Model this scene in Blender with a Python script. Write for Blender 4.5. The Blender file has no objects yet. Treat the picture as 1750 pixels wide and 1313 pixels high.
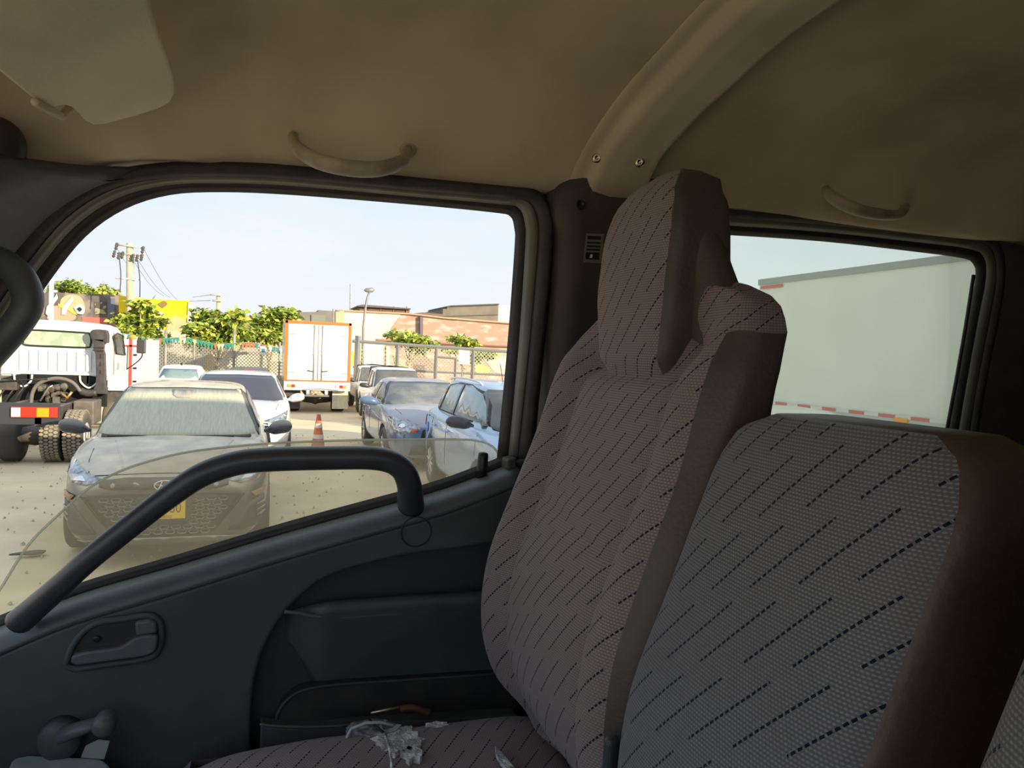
import bpy, bmesh, math, random
from mathutils import Vector, Matrix
from mathutils.bvhtree import BVHTree
random.seed(7)
S = bpy.context.scene
COL = S.collection
PI = math.pi
# ------------------------------------------------------------------ camera
EYE = Vector((0, 0, 1.92)); FPX = 1300.0
TH, PT, RL = math.radians(18), math.radians(2.27), math.radians(2.2)
F_ = Vector((math.sin(TH)*math.cos(PT), math.cos(TH)*math.cos(PT), -math.sin(PT)))
R0_ = Vector((math.cos(TH), -math.sin(TH), 0)); U0_ = R0_.cross(F_)
R_ = R0_*math.cos(RL)+U0_*math.sin(RL); U_ = U0_*math.cos(RL)-R0_*math.sin(RL)
cam = bpy.data.cameras.new('camera'); cam_ob = bpy.data.objects.new('camera', cam); COL.objects.link(cam_ob)
cam.sensor_width = 36; cam.lens = 36*FPX/1750; cam.clip_start = .02; cam.clip_end = 600
M = Matrix((R_, U_, -F_)).transposed().to_4x4(); M.translation = EYE
cam_ob.matrix_world = M; S.camera = cam_ob
# ------------------------------------------------------------------ view, sky, sun
S.view_settings.view_transform = 'Standard'; S.view_settings.look = 'None'
S.view_settings.gamma = 1; S.view_settings.use_curve_mapping = False
S.view_settings.exposure = 0.6
S.cycles.max_bounces = 10; S.cycles.diffuse_bounces = 6; S.cycles.transparent_max_bounces = 16
S.cycles.use_denoising = True; S.cycles.sample_clamp_indirect = 6
W = bpy.data.worlds.new('sky'); S.world = W; W.use_nodes = True
nt = W.node_tree; nt.nodes.clear()
def N(t, k, **kw):
    n = t.nodes.new(k)
    for a, b in kw.items(): setattr(n, a, b)
    return n
tc = N(nt, 'ShaderNodeTexCoord'); sx = N(nt, 'ShaderNodeSeparateXYZ'); nt.links.new(tc.outputs['Generated'], sx.inputs[0])
rp = N(nt, 'ShaderNodeValToRGB'); nt.links.new(sx.outputs['Z'], rp.inputs[0])
rp.color_ramp.elements[0].position = 0; rp.color_ramp.elements[0].color = (.62, .63, .66, 1)
rp.color_ramp.elements[1].position = .9; rp.color_ramp.elements[1].color = (.44, .54, .66, 1)
e = rp.color_ramp.elements.new(.12); e.color = (.55, .61, .67, 1)
e = rp.color_ramp.elements.new(.3); e.color = (.45, .56, .65, 1)
mp = N(nt, 'ShaderNodeMapping'); mp.inputs['Scale'].default_value = (1.6, 1.6, 5); nt.links.new(tc.outputs['Generated'], mp.inputs[0])
nz = N(nt, 'ShaderNodeTexNoise'); nz.inputs['Scale'].default_value = 2.2; nz.inputs['Detail'].default_value = 6; nz.inputs['Roughness'].default_value = .55
nt.links.new(mp.outputs[0], nz.inputs[0])
cr_ = N(nt, 'ShaderNodeMapRange'); cr_.inputs[1].default_value = .48; cr_.inputs[2].default_value = .75; cr_.inputs[4].default_value = .75
nt.links.new(nz.outputs[0], cr_.inputs[0])
mx = N(nt, 'ShaderNodeMix', data_type='RGBA'); nt.links.new(cr_.outputs[0], mx.inputs[0]); nt.links.new(rp.outputs[0], mx.inputs[6])
mx.inputs[7].default_value = (.66, .65, .67, 1)
bg = N(nt, 'ShaderNodeBackground'); bg.inputs[1].default_value = 1.0; nt.links.new(mx.outputs[2], bg.inputs[0])
wo = N(nt, 'ShaderNodeOutputWorld'); nt.links.new(bg.outputs[0], wo.inputs[0])
sun = bpy.data.lights.new('sun', 'SUN'); sun.energy = 5.0; sun.color = (1.0, .84, .58); sun.angle = .01
sun_ob = bpy.data.objects.new('sun', sun); COL.objects.link(sun_ob)
SAZ, SEL = math.radians(38), math.radians(16)     # the sun stands behind the camera, towards the rear of the cab
sd = Vector((math.sin(SAZ)*math.cos(SEL), -math.cos(SAZ)*math.cos(SEL), math.sin(SEL)))
sun_ob.rotation_euler = sd.to_track_quat('Z', 'Y').to_euler(); sun_ob.location = (6, -8, 12)

# ------------------------------------------------------------------ measuring: a ray through a point of the photograph meets a plane
def ray(x, y): return F_*FPX+R_*(x-875)+U_*(656.5-y)
def PY(x, y, Y): v = ray(x, y); return EYE+v*(Y/v.y)
def PX(x, y, X): v = ray(x, y); return EYE+v*(X/v.x)
def PZ(x, y, Z=0): v = ray(x, y); return EYE+v*((Z-EYE.z)/v.z)
def PD(x, y, D): return EYE+ray(x, y)*(D/FPX)
def PN(x, y, p, n):
    v = ray(x, y); n = Vector(n); return EYE+v*((Vector(p)-EYE).dot(n)/v.dot(n))

# ------------------------------------------------------------------ materials
def mat(name, c, rough=.6, metal=0, c2=None, scale=8, lo=.4, hi=.65, bump=0, bscale=60, dust=None, dustamt=.0, spec=.5, coat=0, emit=None, detail=4, stretch=None, trans=0):
    m = bpy.data.materials.new(name); m.use_nodes = True; t = m.node_tree
    b = t.nodes['Principled BSDF']
    b.inputs['Roughness'].default_value = rough; b.inputs['Metallic'].default_value = metal
    b.inputs['Specular IOR Level'].default_value = spec; b.inputs['Coat Weight'].default_value = coat
    c4 = (*c, 1); col = None
    co = N(t, 'ShaderNodeTexCoord')
    src = co.outputs['Object']
    if stretch:
        mpp = N(t, 'ShaderNodeMapping'); mpp.inputs['Scale'].default_value = stretch; t.links.new(src, mpp.inputs[0]); src = mpp.outputs[0]
    if c2:
        n = N(t, 'ShaderNodeTexNoise'); n.inputs['Scale'].default_value = scale; n.inputs['Detail'].default_value = detail
        t.links.new(src, n.inputs[0])
        r = N(t, 'ShaderNodeMapRange'); r.inputs[1].default_value = lo; r.inputs[2].default_value = hi; t.links.new(n.outputs[0], r.inputs[0])
        x = N(t, 'ShaderNodeMix', data_type='RGBA'); x.inputs[6].default_value = c4; x.inputs[7].default_value = (*c2, 1)
        t.links.new(r.outputs[0], x.inputs[0]); col = x.outputs[2]
    if dust:
        g = N(t, 'ShaderNodeNewGeometry'); s = N(t, 'ShaderNodeSeparateXYZ'); t.links.new(g.outputs['Normal'], s.inputs[0])
        r = N(t, 'ShaderNodeMapRange'); r.inputs[1].default_value = .1; r.inputs[2].default_value = .7; r.inputs[3].default_value = dustamt*.10; r.inputs[4].default_value = dustamt
        t.links.new(s.outputs['Z'], r.inputs[0])
        n = N(t, 'ShaderNodeTexNoise'); n.inputs['Scale'].default_value = 5; n.inputs['Detail'].default_value = 8
        t.links.new(co.outputs['Object'], n.inputs[0])
        q = N(t, 'ShaderNodeMapRange'); q.inputs[1].default_value = .25; q.inputs[2].default_value = .7; q.inputs[3].default_value = .7; q.inputs[4].default_value = 1.15
        t.links.new(n.outputs[0], q.inputs[0])
        mu = N(t, 'ShaderNodeMath', operation='MULTIPLY', use_clamp=True); t.links.new(r.outputs[0], mu.inputs[0]); t.links.new(q.outputs[0], mu.inputs[1])
        x = N(t, 'ShaderNodeMix', data_type='RGBA'); x.inputs[7].default_value = (*dust, 1)
        if col: t.links.new(col, x.inputs[6])
        else: x.inputs[6].default_value = c4
        t.links.new(mu.outputs[0], x.inputs[0]); col = x.outputs[2]
        rr = N(t, 'ShaderNodeMapRange'); rr.inputs[3].default_value = rough; rr.inputs[4].default_value = .85; t.links.new(mu.outputs[0], rr.inputs[0]); t.links.new(rr.outputs[0], b.inputs['Roughness'])
        rm = N(t, 'ShaderNodeMapRange'); rm.inputs[3].default_value = metal; rm.inputs[4].default_value = 0; t.links.new(mu.outputs[0], rm.inputs[0]); t.links.new(rm.outputs[0], b.inputs['Metallic'])
    if col: t.links.new(col, b.inputs['Base Color'])
    else: b.inputs['Base Color'].default_value = c4
    if bump:
        n = N(t, 'ShaderNodeTexNoise'); n.inputs['Scale'].default_value = bscale; n.inputs['Detail'].default_value = 3; t.links.new(src, n.inputs[0])
        bu = N(t, 'ShaderNodeBump'); bu.inputs['Strength'].default_value = bump; bu.inputs['Distance'].default_value = .01
        t.links.new(n.outputs[0], bu.inputs['Height']); t.links.new(bu.outputs[0], b.inputs['Normal'])
    if emit: b.inputs['Emission Color'].default_value = (*emit, 1); b.inputs['Emission Strength'].default_value = 1
    return m
def math_n(t, op, a, b=None, clamp=False):
    n = N(t, 'ShaderNodeMath', operation=op, use_clamp=clamp)
    for i, v in enumerate((a, b)):
        if v is None: continue
        if isinstance(v, (int, float)): n.inputs[i].default_value = v
        else: t.links.new(v, n.inputs[i])
    return n.outputs[0]
def fabric(name, base, light, dark, pitch=.0040, spacing=.024, ang=50, stain=None, period=.105):
    m = bpy.data.materials.new(name); m.use_nodes = True; t = m.node_tree; b = t.nodes['Principled BSDF']
    b.inputs['Roughness'].default_value = .95; b.inputs['Specular IOR Level'].default_value = .1
    b.inputs['Sheen Weight'].default_value = .12
    uv = N(t, 'ShaderNodeTexCoord').outputs['UV']; s = N(t, 'ShaderNodeSeparateXYZ'); t.links.new(uv, s.inputs[0])
    u, v = s.outputs['X'], s.outputs['Y']
    # woven dots, every second row shifted by half a pitch
    row = math_n(t, 'FLOOR', math_n(t, 'DIVIDE', v, pitch*.8))
    fv = math_n(t, 'FRACT', math_n(t, 'DIVIDE', v, pitch*.8))
    fu = math_n(t, 'FRACT', math_n(t, 'ADD', math_n(t, 'DIVIDE', u, pitch), math_n(t, 'MULTIPLY', row, .5)))
    du = math_n(t, 'MULTIPLY', math_n(t, 'ABSOLUTE', math_n(t, 'SUBTRACT', fu, .5)), 2.1)
    dv = math_n(t, 'MULTIPLY', math_n(t, 'ABSOLUTE', math_n(t, 'SUBTRACT', fv, .5)), 3.0)
    dot = math_n(t, 'SUBTRACT', 1.15, math_n(t, 'ADD', math_n(t, 'POWER', du, 2), math_n(t, 'POWER', dv, 2)), True)
    # slanting broken pinstripes
    ca, sa = math.cos(math.radians(ang)), math.sin(math.radians(ang))
    al = math_n(t, 'ADD', math_n(t, 'MULTIPLY', u, ca), math_n(t, 'MULTIPLY', v, sa))
    ac = math_n(t, 'SUBTRACT', math_n(t, 'MULTIPLY', v, ca), math_n(t, 'MULTIPLY', u, sa))
    k = math_n(t, 'DIVIDE', ac, spacing); idx = math_n(t, 'FLOOR', k)
    cen = math_n(t, 'ABSOLUTE', math_n(t, 'SUBTRACT', math_n(t, 'FRACT', k), .5))
    line = math_n(t, 'LESS_THAN', cen, .0011/spacing)
    seg = math_n(t, 'LESS_THAN', math_n(t, 'FRACT', math_n(t, 'ADD', math_n(t, 'DIVIDE', al, period), math_n(t, 'MULTIPLY', idx, .38))), .8)
    tick = math_n(t, 'LESS_THAN', math_n(t, 'FRACT', math_n(t, 'DIVIDE', al, .0058)), .68)
    dash = math_n(t, 'MULTIPLY', math_n(t, 'MULTIPLY', line, seg), tick)
    x1 = N(t, 'ShaderNodeMix', data_type='RGBA'); x1.inputs[6].default_value = (*base, 1); x1.inputs[7].default_value = (*light, 1); t.links.new(math_n(t, 'MULTIPLY', dot, .65), x1.inputs[0])
    n = N(t, 'ShaderNodeTexNoise'); n.inputs['Scale'].default_value = 9; n.inputs['Detail'].default_value = 5; t.links.new(uv, n.inputs[0])
    r = N(t, 'ShaderNodeMapRange'); r.inputs[1].default_value = .35; r.inputs[2].default_value = .7; r.inputs[4].default_value = .45; t.links.new(n.outputs[0], r.inputs[0])
    x2 = N(t, 'ShaderNodeMix', data_type='RGBA', blend_type='MIX'); t.links.new(r.outputs[0], x2.inputs[0]); t.links.new(x1.outputs[2], x2.inputs[6]); x2.inputs[7].default_value = (*(stain or base), 1)
    x3 = N(t, 'ShaderNodeMix', data_type='RGBA'); t.links.new(dash, x3.inputs[0]); t.links.new(x2.outputs[2], x3.inputs[6]); x3.inputs[7].default_value = (*dark, 1)
    t.links.new(x3.outputs[2], b.inputs['Base Color'])
    bu = N(t, 'ShaderNodeBump'); bu.inputs['Strength'].default_value = .35; bu.inputs['Distance'].default_value = .0015
    t.links.new(dot, bu.inputs['Height']); t.links.new(bu.outputs[0], b.inputs['Normal'])
    return m
def glass(name, tint, haze, hazecol, gloss=.04, noise=True, vert=False):
    """a thin pane: clear, with a film of dust that scatters light"""
    m = bpy.data.materials.new(name); m.use_nodes = True; t = m.node_tree; t.nodes.clear()
    tr = N(t, 'ShaderNodeBsdfTransparent'); tr.inputs[0].default_value = (*tint, 1)
    df = N(t, 'ShaderNodeBsdfDiffuse'); df.inputs[0].default_value = (*hazecol, 1)
    tl = N(t, 'ShaderNodeBsdfTranslucent'); tl.inputs[0].default_value = (*hazecol, 1)
    ds = N(t, 'ShaderNodeMixShader'); ds.inputs[0].default_value = .6; t.links.new(df.outputs[0], ds.inputs[1]); t.links.new(tl.outputs[0], ds.inputs[2])
    gl = N(t, 'ShaderNodeBsdfGlossy'); gl.inputs['Roughness'].default_value = .03
    m1 = N(t, 'ShaderNodeMixShader'); m2 = N(t, 'ShaderNodeMixShader')
    n = N(t, 'ShaderNodeTexNoise'); n.inputs['Scale'].default_value = 3.5; n.inputs['Detail'].default_value = 7
    mp = N(t, 'ShaderNodeMapping'); mp.inputs['Scale'].default_value = (4, 4, .6) if vert else (1, 1, 1)
    t.links.new(N(t, 'ShaderNodeTexCoord').outputs['Object'], mp.inputs[0]); t.links.new(mp.outputs[0], n.inputs[0])
    r = N(t, 'ShaderNodeMapRange'); r.inputs[1].default_value = .3; r.inputs[2].default_value = .7; r.inputs[3].default_value = haze*.7; r.inputs[4].default_value = haze*1.3; t.links.new(n.outputs[0], r.inputs[0])
    t.links.new(r.outputs[0], m1.inputs[0]); t.links.new(tr.outputs[0], m1.inputs[1]); t.links.new(ds.outputs[0], m1.inputs[2])
    fr = N(t, 'ShaderNodeFresnel'); fr.inputs[0].default_value = 1.35
    g2 = N(t, 'ShaderNodeMath', operation='MULTIPLY'); g2.inputs[1].default_value = gloss*10; g2.use_clamp = True; t.links.new(fr.outputs[0], g2.inputs[0])
    t.links.new(g2.outputs[0], m2.inputs[0]); t.links.new(m1.outputs[0], m2.inputs[1]); t.links.new(gl.outputs[0], m2.inputs[2])
    t.links.new(m2.outputs[0], N(t, 'ShaderNodeOutputMaterial').inputs[0])
    return m

# ------------------------------------------------------------------ objects and shapes
def tag(o, label=None, cat=None, group=None, kind=None, category=None):
    cat = cat or category
    for k, v in (('label', label), ('category', cat), ('group', group), ('kind', kind)):
        if v: o[k] = v
    return o
def empty(name, loc=(0, 0, 0), rz=0, **kw):
    o = bpy.data.objects.new(name, None); COL.objects.link(o); o.location = loc; o.rotation_euler = (0, 0, rz); o.empty_display_size = .1
    return tag(o, **kw)
def obj(name, verts, faces, m, parent=None, smooth=False, bevel=0, seg=2, sub=0, thick=0, uv=None, angle=None, **kw):
    me = bpy.data.meshes.new(name); me.from_pydata([tuple(v) for v in verts], [], faces); me.validate(); me.update()
    bm = bmesh.new(); bm.from_mesh(me); bmesh.ops.recalc_face_normals(bm, faces=bm.faces); bm.to_mesh(me); bm.free()
    if smooth: me.polygons.foreach_set('use_smooth', [True]*len(me.polygons))
    if m: me.materials.append(m)
    if uv:
        l = me.uv_layers.new(name='UVMap')
        for lp in me.loops: l.data[lp.index].uv = uv[lp.vertex_index]
    o = bpy.data.objects.new(name, me); COL.objects.link(o)
    if parent: o.parent = parent
    if thick: md = o.modifiers.new('thick', 'SOLIDIFY'); md.thickness = thick; md.offset = 0
    if bevel:
        md = o.modifiers.new('bevel', 'BEVEL'); md.width = bevel; md.segments = seg; md.limit_method = 'ANGLE'; md.angle_limit = .6; md.use_clamp_overlap = True
        md.harden_normals = False
    if sub: md = o.modifiers.new('sub', 'SUBSURF'); md.levels = sub; md.render_levels = sub
    return tag(o, **kw)
def local(parent, pts):
    if parent is None: return [Vector(p) for p in pts]
    mi = (Matrix.Translation(parent.location) @ parent.rotation_euler.to_matrix().to_4x4()).inverted()
    return [mi @ Vector(p) for p in pts]
def crs(P, n=4, closed=False):
    """Catmull-Rom through the points"""
    P = [Vector(p) for p in P]; L = len(P); out = []
    for i in range(L if closed else L-1):
        a = P[(i-1) % L] if (closed or i > 0) else P[0]*2-P[1]
        b = P[i]; c = P[(i+1) % L]
        d = P[(i+2) % L] if (closed or i+2 < L) else P[-1]*2-P[-2]
        for k in range(n):
            t = k/n; out.append(((b*2)+(c-a)*t+(a*2-b*5+c*4-d)*t*t+(b*3-a-c*3+d)*t**3)*.5)
    if not closed: out.append(P[-1])
    return out
def prism(name, loop, off, m, parent=None, **kw):
    loop = [Vector(p) for p in loop]; off = Vector(off); n = len(loop)
    v = loop+[p+off for p in loop]
    f = [list(range(n)), list(range(2*n-1, n-1, -1))]+[[i, (i+1) % n, n+(i+1) % n, n+i] for i in range(n)]
    return obj(name, v, f, m, parent, **kw)
def box(name, lo, hi, m, parent=None, **kw):
    (a, b, c), (d, e, g) = lo, hi
    v = [(a, b, c), (d, b, c), (d, e, c), (a, e, c), (a, b, g), (d, b, g), (d, e, g), (a, e, g)]
    f = [(0, 3, 2, 1), (4, 5, 6, 7), (0, 1, 5, 4), (1, 2, 6, 5), (2, 3, 7, 6), (3, 0, 4, 7)]
    return obj(name, v, f, m, parent, **kw)
class MB:
    """collects many small shapes into one mesh"""
    def __init__(s): s.v = []; s.f = []
    def add(s, v, f): n = len(s.v); s.v += [Vector(p) for p in v]; s.f += [[i+n for i in q] for q in f]; return s
    def box(s, lo, hi):
        (a, b, c), (d, e, g) = lo, hi
        return s.add([(a, b, c), (d, b, c), (d, e, c), (a, e, c), (a, b, g), (d, b, g), (d, e, g), (a, e, g)], [(0, 3, 2, 1), (4, 5, 6, 7), (0, 1, 5, 4), (1, 2, 6, 5), (2, 3, 7, 6), (3, 0, 4, 7)])
    def tube(s, path, r, seg=8, r2=None, cap=True, closed=False):
        P = [Vector(p) for p in path]; L = len(P); n0 = len(s.v); nrm = None
        for i, p in enumerate(P):
            if closed: t = P[(i+1) % L]-P[i-1]
            else: t = P[min(i+1, L-1)]-P[max(i-1, 0)]
            t = t.normalized() if t.length > 1e-9 else Vector((0, 0, 1))
            if nrm is None: nrm = t.cross(Vector((0, 0, 1)) if abs(t.z) < .9 else Vector((1, 0, 0))).normalized()
            else: nrm = (nrm-t*nrm.dot(t)).normalized()
            bn = t.cross(nrm); rr = r[i] if isinstance(r, (list, tuple)) else r; q2 = rr if r2 is None else rr*r2
            for k in range(seg): a = 2*PI*k/seg; s.v.append(p+nrm*math.cos(a)*rr+bn*math.sin(a)*q2)
        for i in range(L if closed else L-1):
            for k in range(seg):
                a = n0+i*seg; b = n0+((i+1) % L)*seg; s.f.append([a+k, a+(k+1) % seg, b+(k+1) % seg, b+k])
        if cap and not closed: s.f.append([n0+k for k in range(seg)][::-1]); s.f.append([n0+(L-1)*seg+k for k in range(seg)])
        return s
    def lathe(s, prof, c=(0, 0, 0), axis=(0, 0, 1), seg=20, cap=True):
        ax = Vector(axis).normalized(); u = ax.orthogonal().normalized(); w = ax.cross(u); c = Vector(c); n0 = len(s.v)
        for (r, h) in prof:
            for k in range(seg): a = 2*PI*k/seg; s.v.append(c+ax*h+(u*math.cos(a)+w*math.sin(a))*r)
        for i in range(len(prof)-1):
            for k in range(seg): a = n0+i*seg; s.f.append([a+k, a+(k+1) % seg, a+seg+(k+1) % seg, a+seg+k])
        if cap: s.f.append([n0+k for k in range(seg)][::-1]); s.f.append([n0+(len(prof)-1)*seg+k for k in range(seg)])
        return s
    def build(s, name, m, parent=None, **kw): return obj(name, s.v, s.f, m, parent, **kw)
def tube(name, path, r, m, parent=None, seg=10, r2=None, closed=False, **kw):
    kw.setdefault('smooth', True); return MB().tube(path, r, seg, r2, closed=closed).build(name, m, parent, **kw)
def grid(name, fn, nu, nv, m, parent=None, uvf=None, **kw):
    v = []; uv = []
    for j in range(nv+1):
        for i in range(nu+1):
            p = fn(i/nu, j/nv); v.append(p)
            if uvf: uv.append(uvf(i/nu, j/nv, p))
    f = [[j*(nu+1)+i, j*(nu+1)+i+1, (j+1)*(nu+1)+i+1, (j+1)*(nu+1)+i] for j in range(nv) for i in range(nu)]
    kw.setdefault('smooth', True)
    return obj(name, v, f, m, parent, uv=uv or None, **kw)
def band(name, A, B, m, parent=None, thick=.01, **kw):
    """strip between two point rows of equal count"""
    n = len(A); v = list(A)+list(B); f = [[i, i+1, n+i+1, n+i] for i in range(n-1)]
    kw.setdefault('smooth', True)
    return obj(name, v, f, m, parent, thick=thick, **kw)
def text(name, s, size, m, parent, loc, rot, ext=.001, align='CENTER', xs=1.0):
    cu = bpy.data.curves.new(name, 'FONT'); cu.body = s; cu.size = size; cu.extrude = ext; cu.align_x = align; cu.align_y = 'CENTER'
    cu.materials.append(m); tmp = bpy.data.objects.new(name, cu); COL.objects.link(tmp)
    me = bpy.data.meshes.new_from_object(tmp.evaluated_get(bpy.context.evaluated_depsgraph_get())); bpy.data.objects.remove(tmp)
    o = bpy.data.objects.new(name, me); COL.objects.link(o); o.parent = parent; o.location = loc; o.rotation_euler = rot; o.scale = (xs, 1, 1)
    return o
def cinterp(tab, x):
    n = len(tab)
    if x <= tab[0][0]: return tab[0][1]
    if x >= tab[-1][0]: return tab[-1][1]
    for i in range(n-1):
        x0, y0 = tab[i]; x1, y1 = tab[i+1]
        if x <= x1:
            h = x1-x0; t = (x-x0)/h
            m0 = (y1-y0)/h if i == 0 else (y1-tab[i-1][1])/(x1-tab[i-1][0])
            m1 = (y1-y0)/h if i == n-2 else (tab[i+2][1]-y0)/(tab[i+2][0]-x0)
            return (2*t**3-3*t*t+1)*y0+(t**3-2*t*t+t)*h*m0+(-2*t**3+3*t*t)*y1+(t**3-t*t)*h*m1
def lerp(a, b, t): return a+(b-a)*t
def interp(tab, x):
    if x <= tab[0][0]: return tab[0][1]
    for (a, va), (b, vb) in zip(tab, tab[1:]):
        if x <= b: return va+(vb-va)*(x-a)/(b-a)
    return tab[-1][1]
def sinterp(tab, x):
    if x <= tab[0][0]: return tab[0][1]
    for (a, va), (b, vb) in zip(tab, tab[1:]):
        if x <= b: t = (x-a)/(b-a); t = t*t*(3-2*t); return va+(vb-va)*t
    return tab[-1][1]
# ================================================================== CAB INTERIOR
m_head = mat('headliner vinyl', (.56, .475, .35), .8, c2=(.34, .29, .20), scale=3.6, lo=.42, hi=.75, bump=.08, bscale=40, detail=7)
m_headb = mat('beam vinyl', (.56, .485, .36), .6, c2=(.46, .40, .30), scale=6, bump=.05, bscale=50)
m_visor = mat('visor vinyl', (.78, .67, .49), .75, c2=(.66, .57, .42), scale=5, bump=.06, bscale=90)
m_handle = mat('grab handle plastic', (.46, .41, .31), .55, c2=(.30, .27, .2), scale=25)
m_trim = mat('dark grey trim plastic', (.085, .095, .10), .55, c2=(.07, .078, .082), scale=30, bump=.12, bscale=500)
m_panel = mat('door panel plastic', (.075, .084, .087), .5, c2=(.056, .062, .064), scale=9, bump=.15, bscale=600, spec=.45)
m_ledge = mat('door ledge plastic', (.09, .10, .105), .42, c2=(.10, .12, .13), scale=14, bump=.12, bscale=600)
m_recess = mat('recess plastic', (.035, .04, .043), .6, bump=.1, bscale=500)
m_rub = mat('black rubber', (.022, .021, .022), .55, c2=(.04, .036, .034), scale=20)
m_seal = mat('rubber seal', (.035, .033, .035), .7, c2=(.055, .05, .05), scale=30)
m_paint = mat('painted door frame', (.17, .175, .15), .4, c2=(.12, .12, .105), scale=10)
m_bar = mat('grab bar plastic', (.055, .062, .075), .38, c2=(.045, .05, .06), scale=20, bump=.06, bscale=700, spec=.6)
m_pill = mat('pillar trim', (.05, .045, .047), .65, c2=(.07, .06, .055), scale=12, bump=.08, bscale=300)
m_vinyl = mat('brown seat vinyl', (.10, .066, .05), .45, c2=(.07, .05, .043), scale=7, bump=.1, bscale=160)
m_vinyl2 = mat('grey brown seat vinyl', (.085, .066, .058), .5, c2=(.06, .05, .046), scale=7, bump=.1, bscale=160)
m_fab = fabric('passenger seat cloth', (.175, .148, .150), (.40, .35, .355), (.012, .012, .03), stain=(.21, .165, .15))
m_fab2 = fabric('middle seat cloth', (.112, .116, .128), (.28, .287, .31), (.006, .012, .025), pitch=.0036, spacing=.0255, period=.115, stain=(.14, .132, .138))
m_screw = mat('screw metal', (.6, .56, .45), .25, 1)
m_chrome = mat('chrome', (.85, .85, .85), .12, 1)
m_black = mat('black plastic', (.015, .015, .016), .4)
m_white = mat('white plastic', (.75, .75, .72), .4)
m_floor = mat('cab floor rubber', (.03, .03, .032), .8, c2=(.06, .055, .05), scale=8)
m_glassf = glass('dusty front glass', (.96, .95, .90), .17, (.78, .68, .50), .03)
m_glassr = glass('rear door glass', (.93, .96, .90), .08, (.6, .62, .58), .03)
m_edge = glass('glass edge', (.85, .88, .8), .55, (.85, .85, .75), .1)

def ceil_z(X, Y):
    z = cinterp([(-.6, 2.40), (.1, 2.425), (.55, 2.43), (.9, 2.42), (1.08, 2.382), (1.2, 2.325), (1.29, 2.25), (1.325, 2.19), (1.345, 2.10)], Y)
    z = 2.12+(z-2.12) if X > -.05 else z-.42*(-.05-X)-.25*max(0, -.3-X)
    if X > 1.3: z -= .3*(X-1.3)**1.5
    return max(z, interp([(-.6, 2.06), (-.36, 2.105), (-.31, 2.135), (-.25, 2.188), (-.18, 2.207), (-.05, 2.217), (.18, 2.226), (1.6, 2.228), (1.9, 2.2)], X))
def ceil_pt(u, v):
    X = lerp(-.62, 1.95, u)
    ys = [(0, -.5), (.35, .5), (.6, .95), (.8, 1.2), (.92, 1.3), (1, 1.342)]
    Y = interp(ys, v)
    d = .003*math.sin(X*5+Y*3)
    return Vector((X, Y, ceil_z(X, Y)+d))
grid('ceiling', ceil_pt, 60, 44, m_head, thick=.02, kind='structure', label='stained beige cab headliner above the seats', category='ceiling')
# roof beam over the door pillar
def beam_pt(u, v):
    Y = lerp(1.335, -.4, v); w = .145; x0 = .548
    X = x0+w*u-.034*sinterp([(1.0, 0), (1.31, 1)], Y)+.012*(u-.5)*sinterp([(1.2, 0), (1.31, 1)], Y); h = interp([(0, 0), (.06, .006), (.2, .010), (.27, .030), (.5, .036), (.92, .034), (1, 0)], u)
    return Vector((X, Y-h*sinterp([(1.15, 0), (1.3, .9)], Y), ceil_z(X, Y)-.008-h*sinterp([(1.15, 1), (1.3, .2)], Y)))
beam = grid('roof_beam', beam_pt, 24, 70, m_headb, thick=.004, label='pale padded beam across the cab roof above the door pillar', category='roof beam')
bvb = BVHTree.FromPolygons([v.co.copy() for v in beam.data.vertices], [list(p_.vertices) for p_ in beam.data.polygons])
for (x, y) in ((1020, 270), (1093, 277)):
    h_ = bvb.ray_cast(EYE, ray(x, y).normalized()); p = (h_[0] or PY(x, y, 1.25))-ray(x, y).normalized()*.002; s = MB().lathe([(.009, 0), (.009, .003), (.0055, .006), (.0035, .0055), (.003, .004)], p, (p-EYE).normalized()*-1, 14).build('screw', m_screw, beam, smooth=True)
# headliner clips
for i, ((x, y), lab) in enumerate((((852, 40), 'round beige headliner clip above the front window'), ((1693, 187), 'round beige headliner clip above the rear window'))):
    v = ray(x, y); t = .4
    while t < 2.2 and (EYE+v.normalized()*t).z < ceil_z(*(EYE+v.normalized()*t).xy): t += .002
    p = EYE+v.normalized()*(t-.004)
    MB().lathe([(.013, .006), (.013, 0), (.010, -.004), (.004, -.006)], p, (0, .25, 1), 16).build('headliner_clip', m_head, smooth=True, label=lab, category='clip')
# sun visor
VP, VNn = (-.12, 1, 2.25), (-.5, 0, 1)
vis = [(250, -90), (255, 0), (268, 50), (287, 100), (298, 135), (300, 160), (292, 176), (270, 187), (230, 200), (180, 213), (158, 215), (144, 208), (134, 196), (122, 185), (108, 181), (94, 184), (84, 190), (70, 182), (0, 125), (-120, 30), (-160, -60)]
vo = empty('sun_visor', PN(150, 100, VP, VNn), label='cream sun visor folded flat against the roof', cat='sun visor')
pts = [PN(x, y, VP, VNn) for x, y in vis]
prism('visor_board', local(vo, pts), (-.004, 0, .016), m_visor, vo, bevel=.006, seg=3)
tube('visor_hinge', local(vo, [PN(60, 168, VP, VNn)+Vector((0, 0, -.004)), PN(105, 196, VP, VNn)+Vector((0, 0, -.002)), PN(128, 200, VP, VNn)+Vector((0, 0, .02))]), .005, m_head, vo, seg=8)
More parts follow.
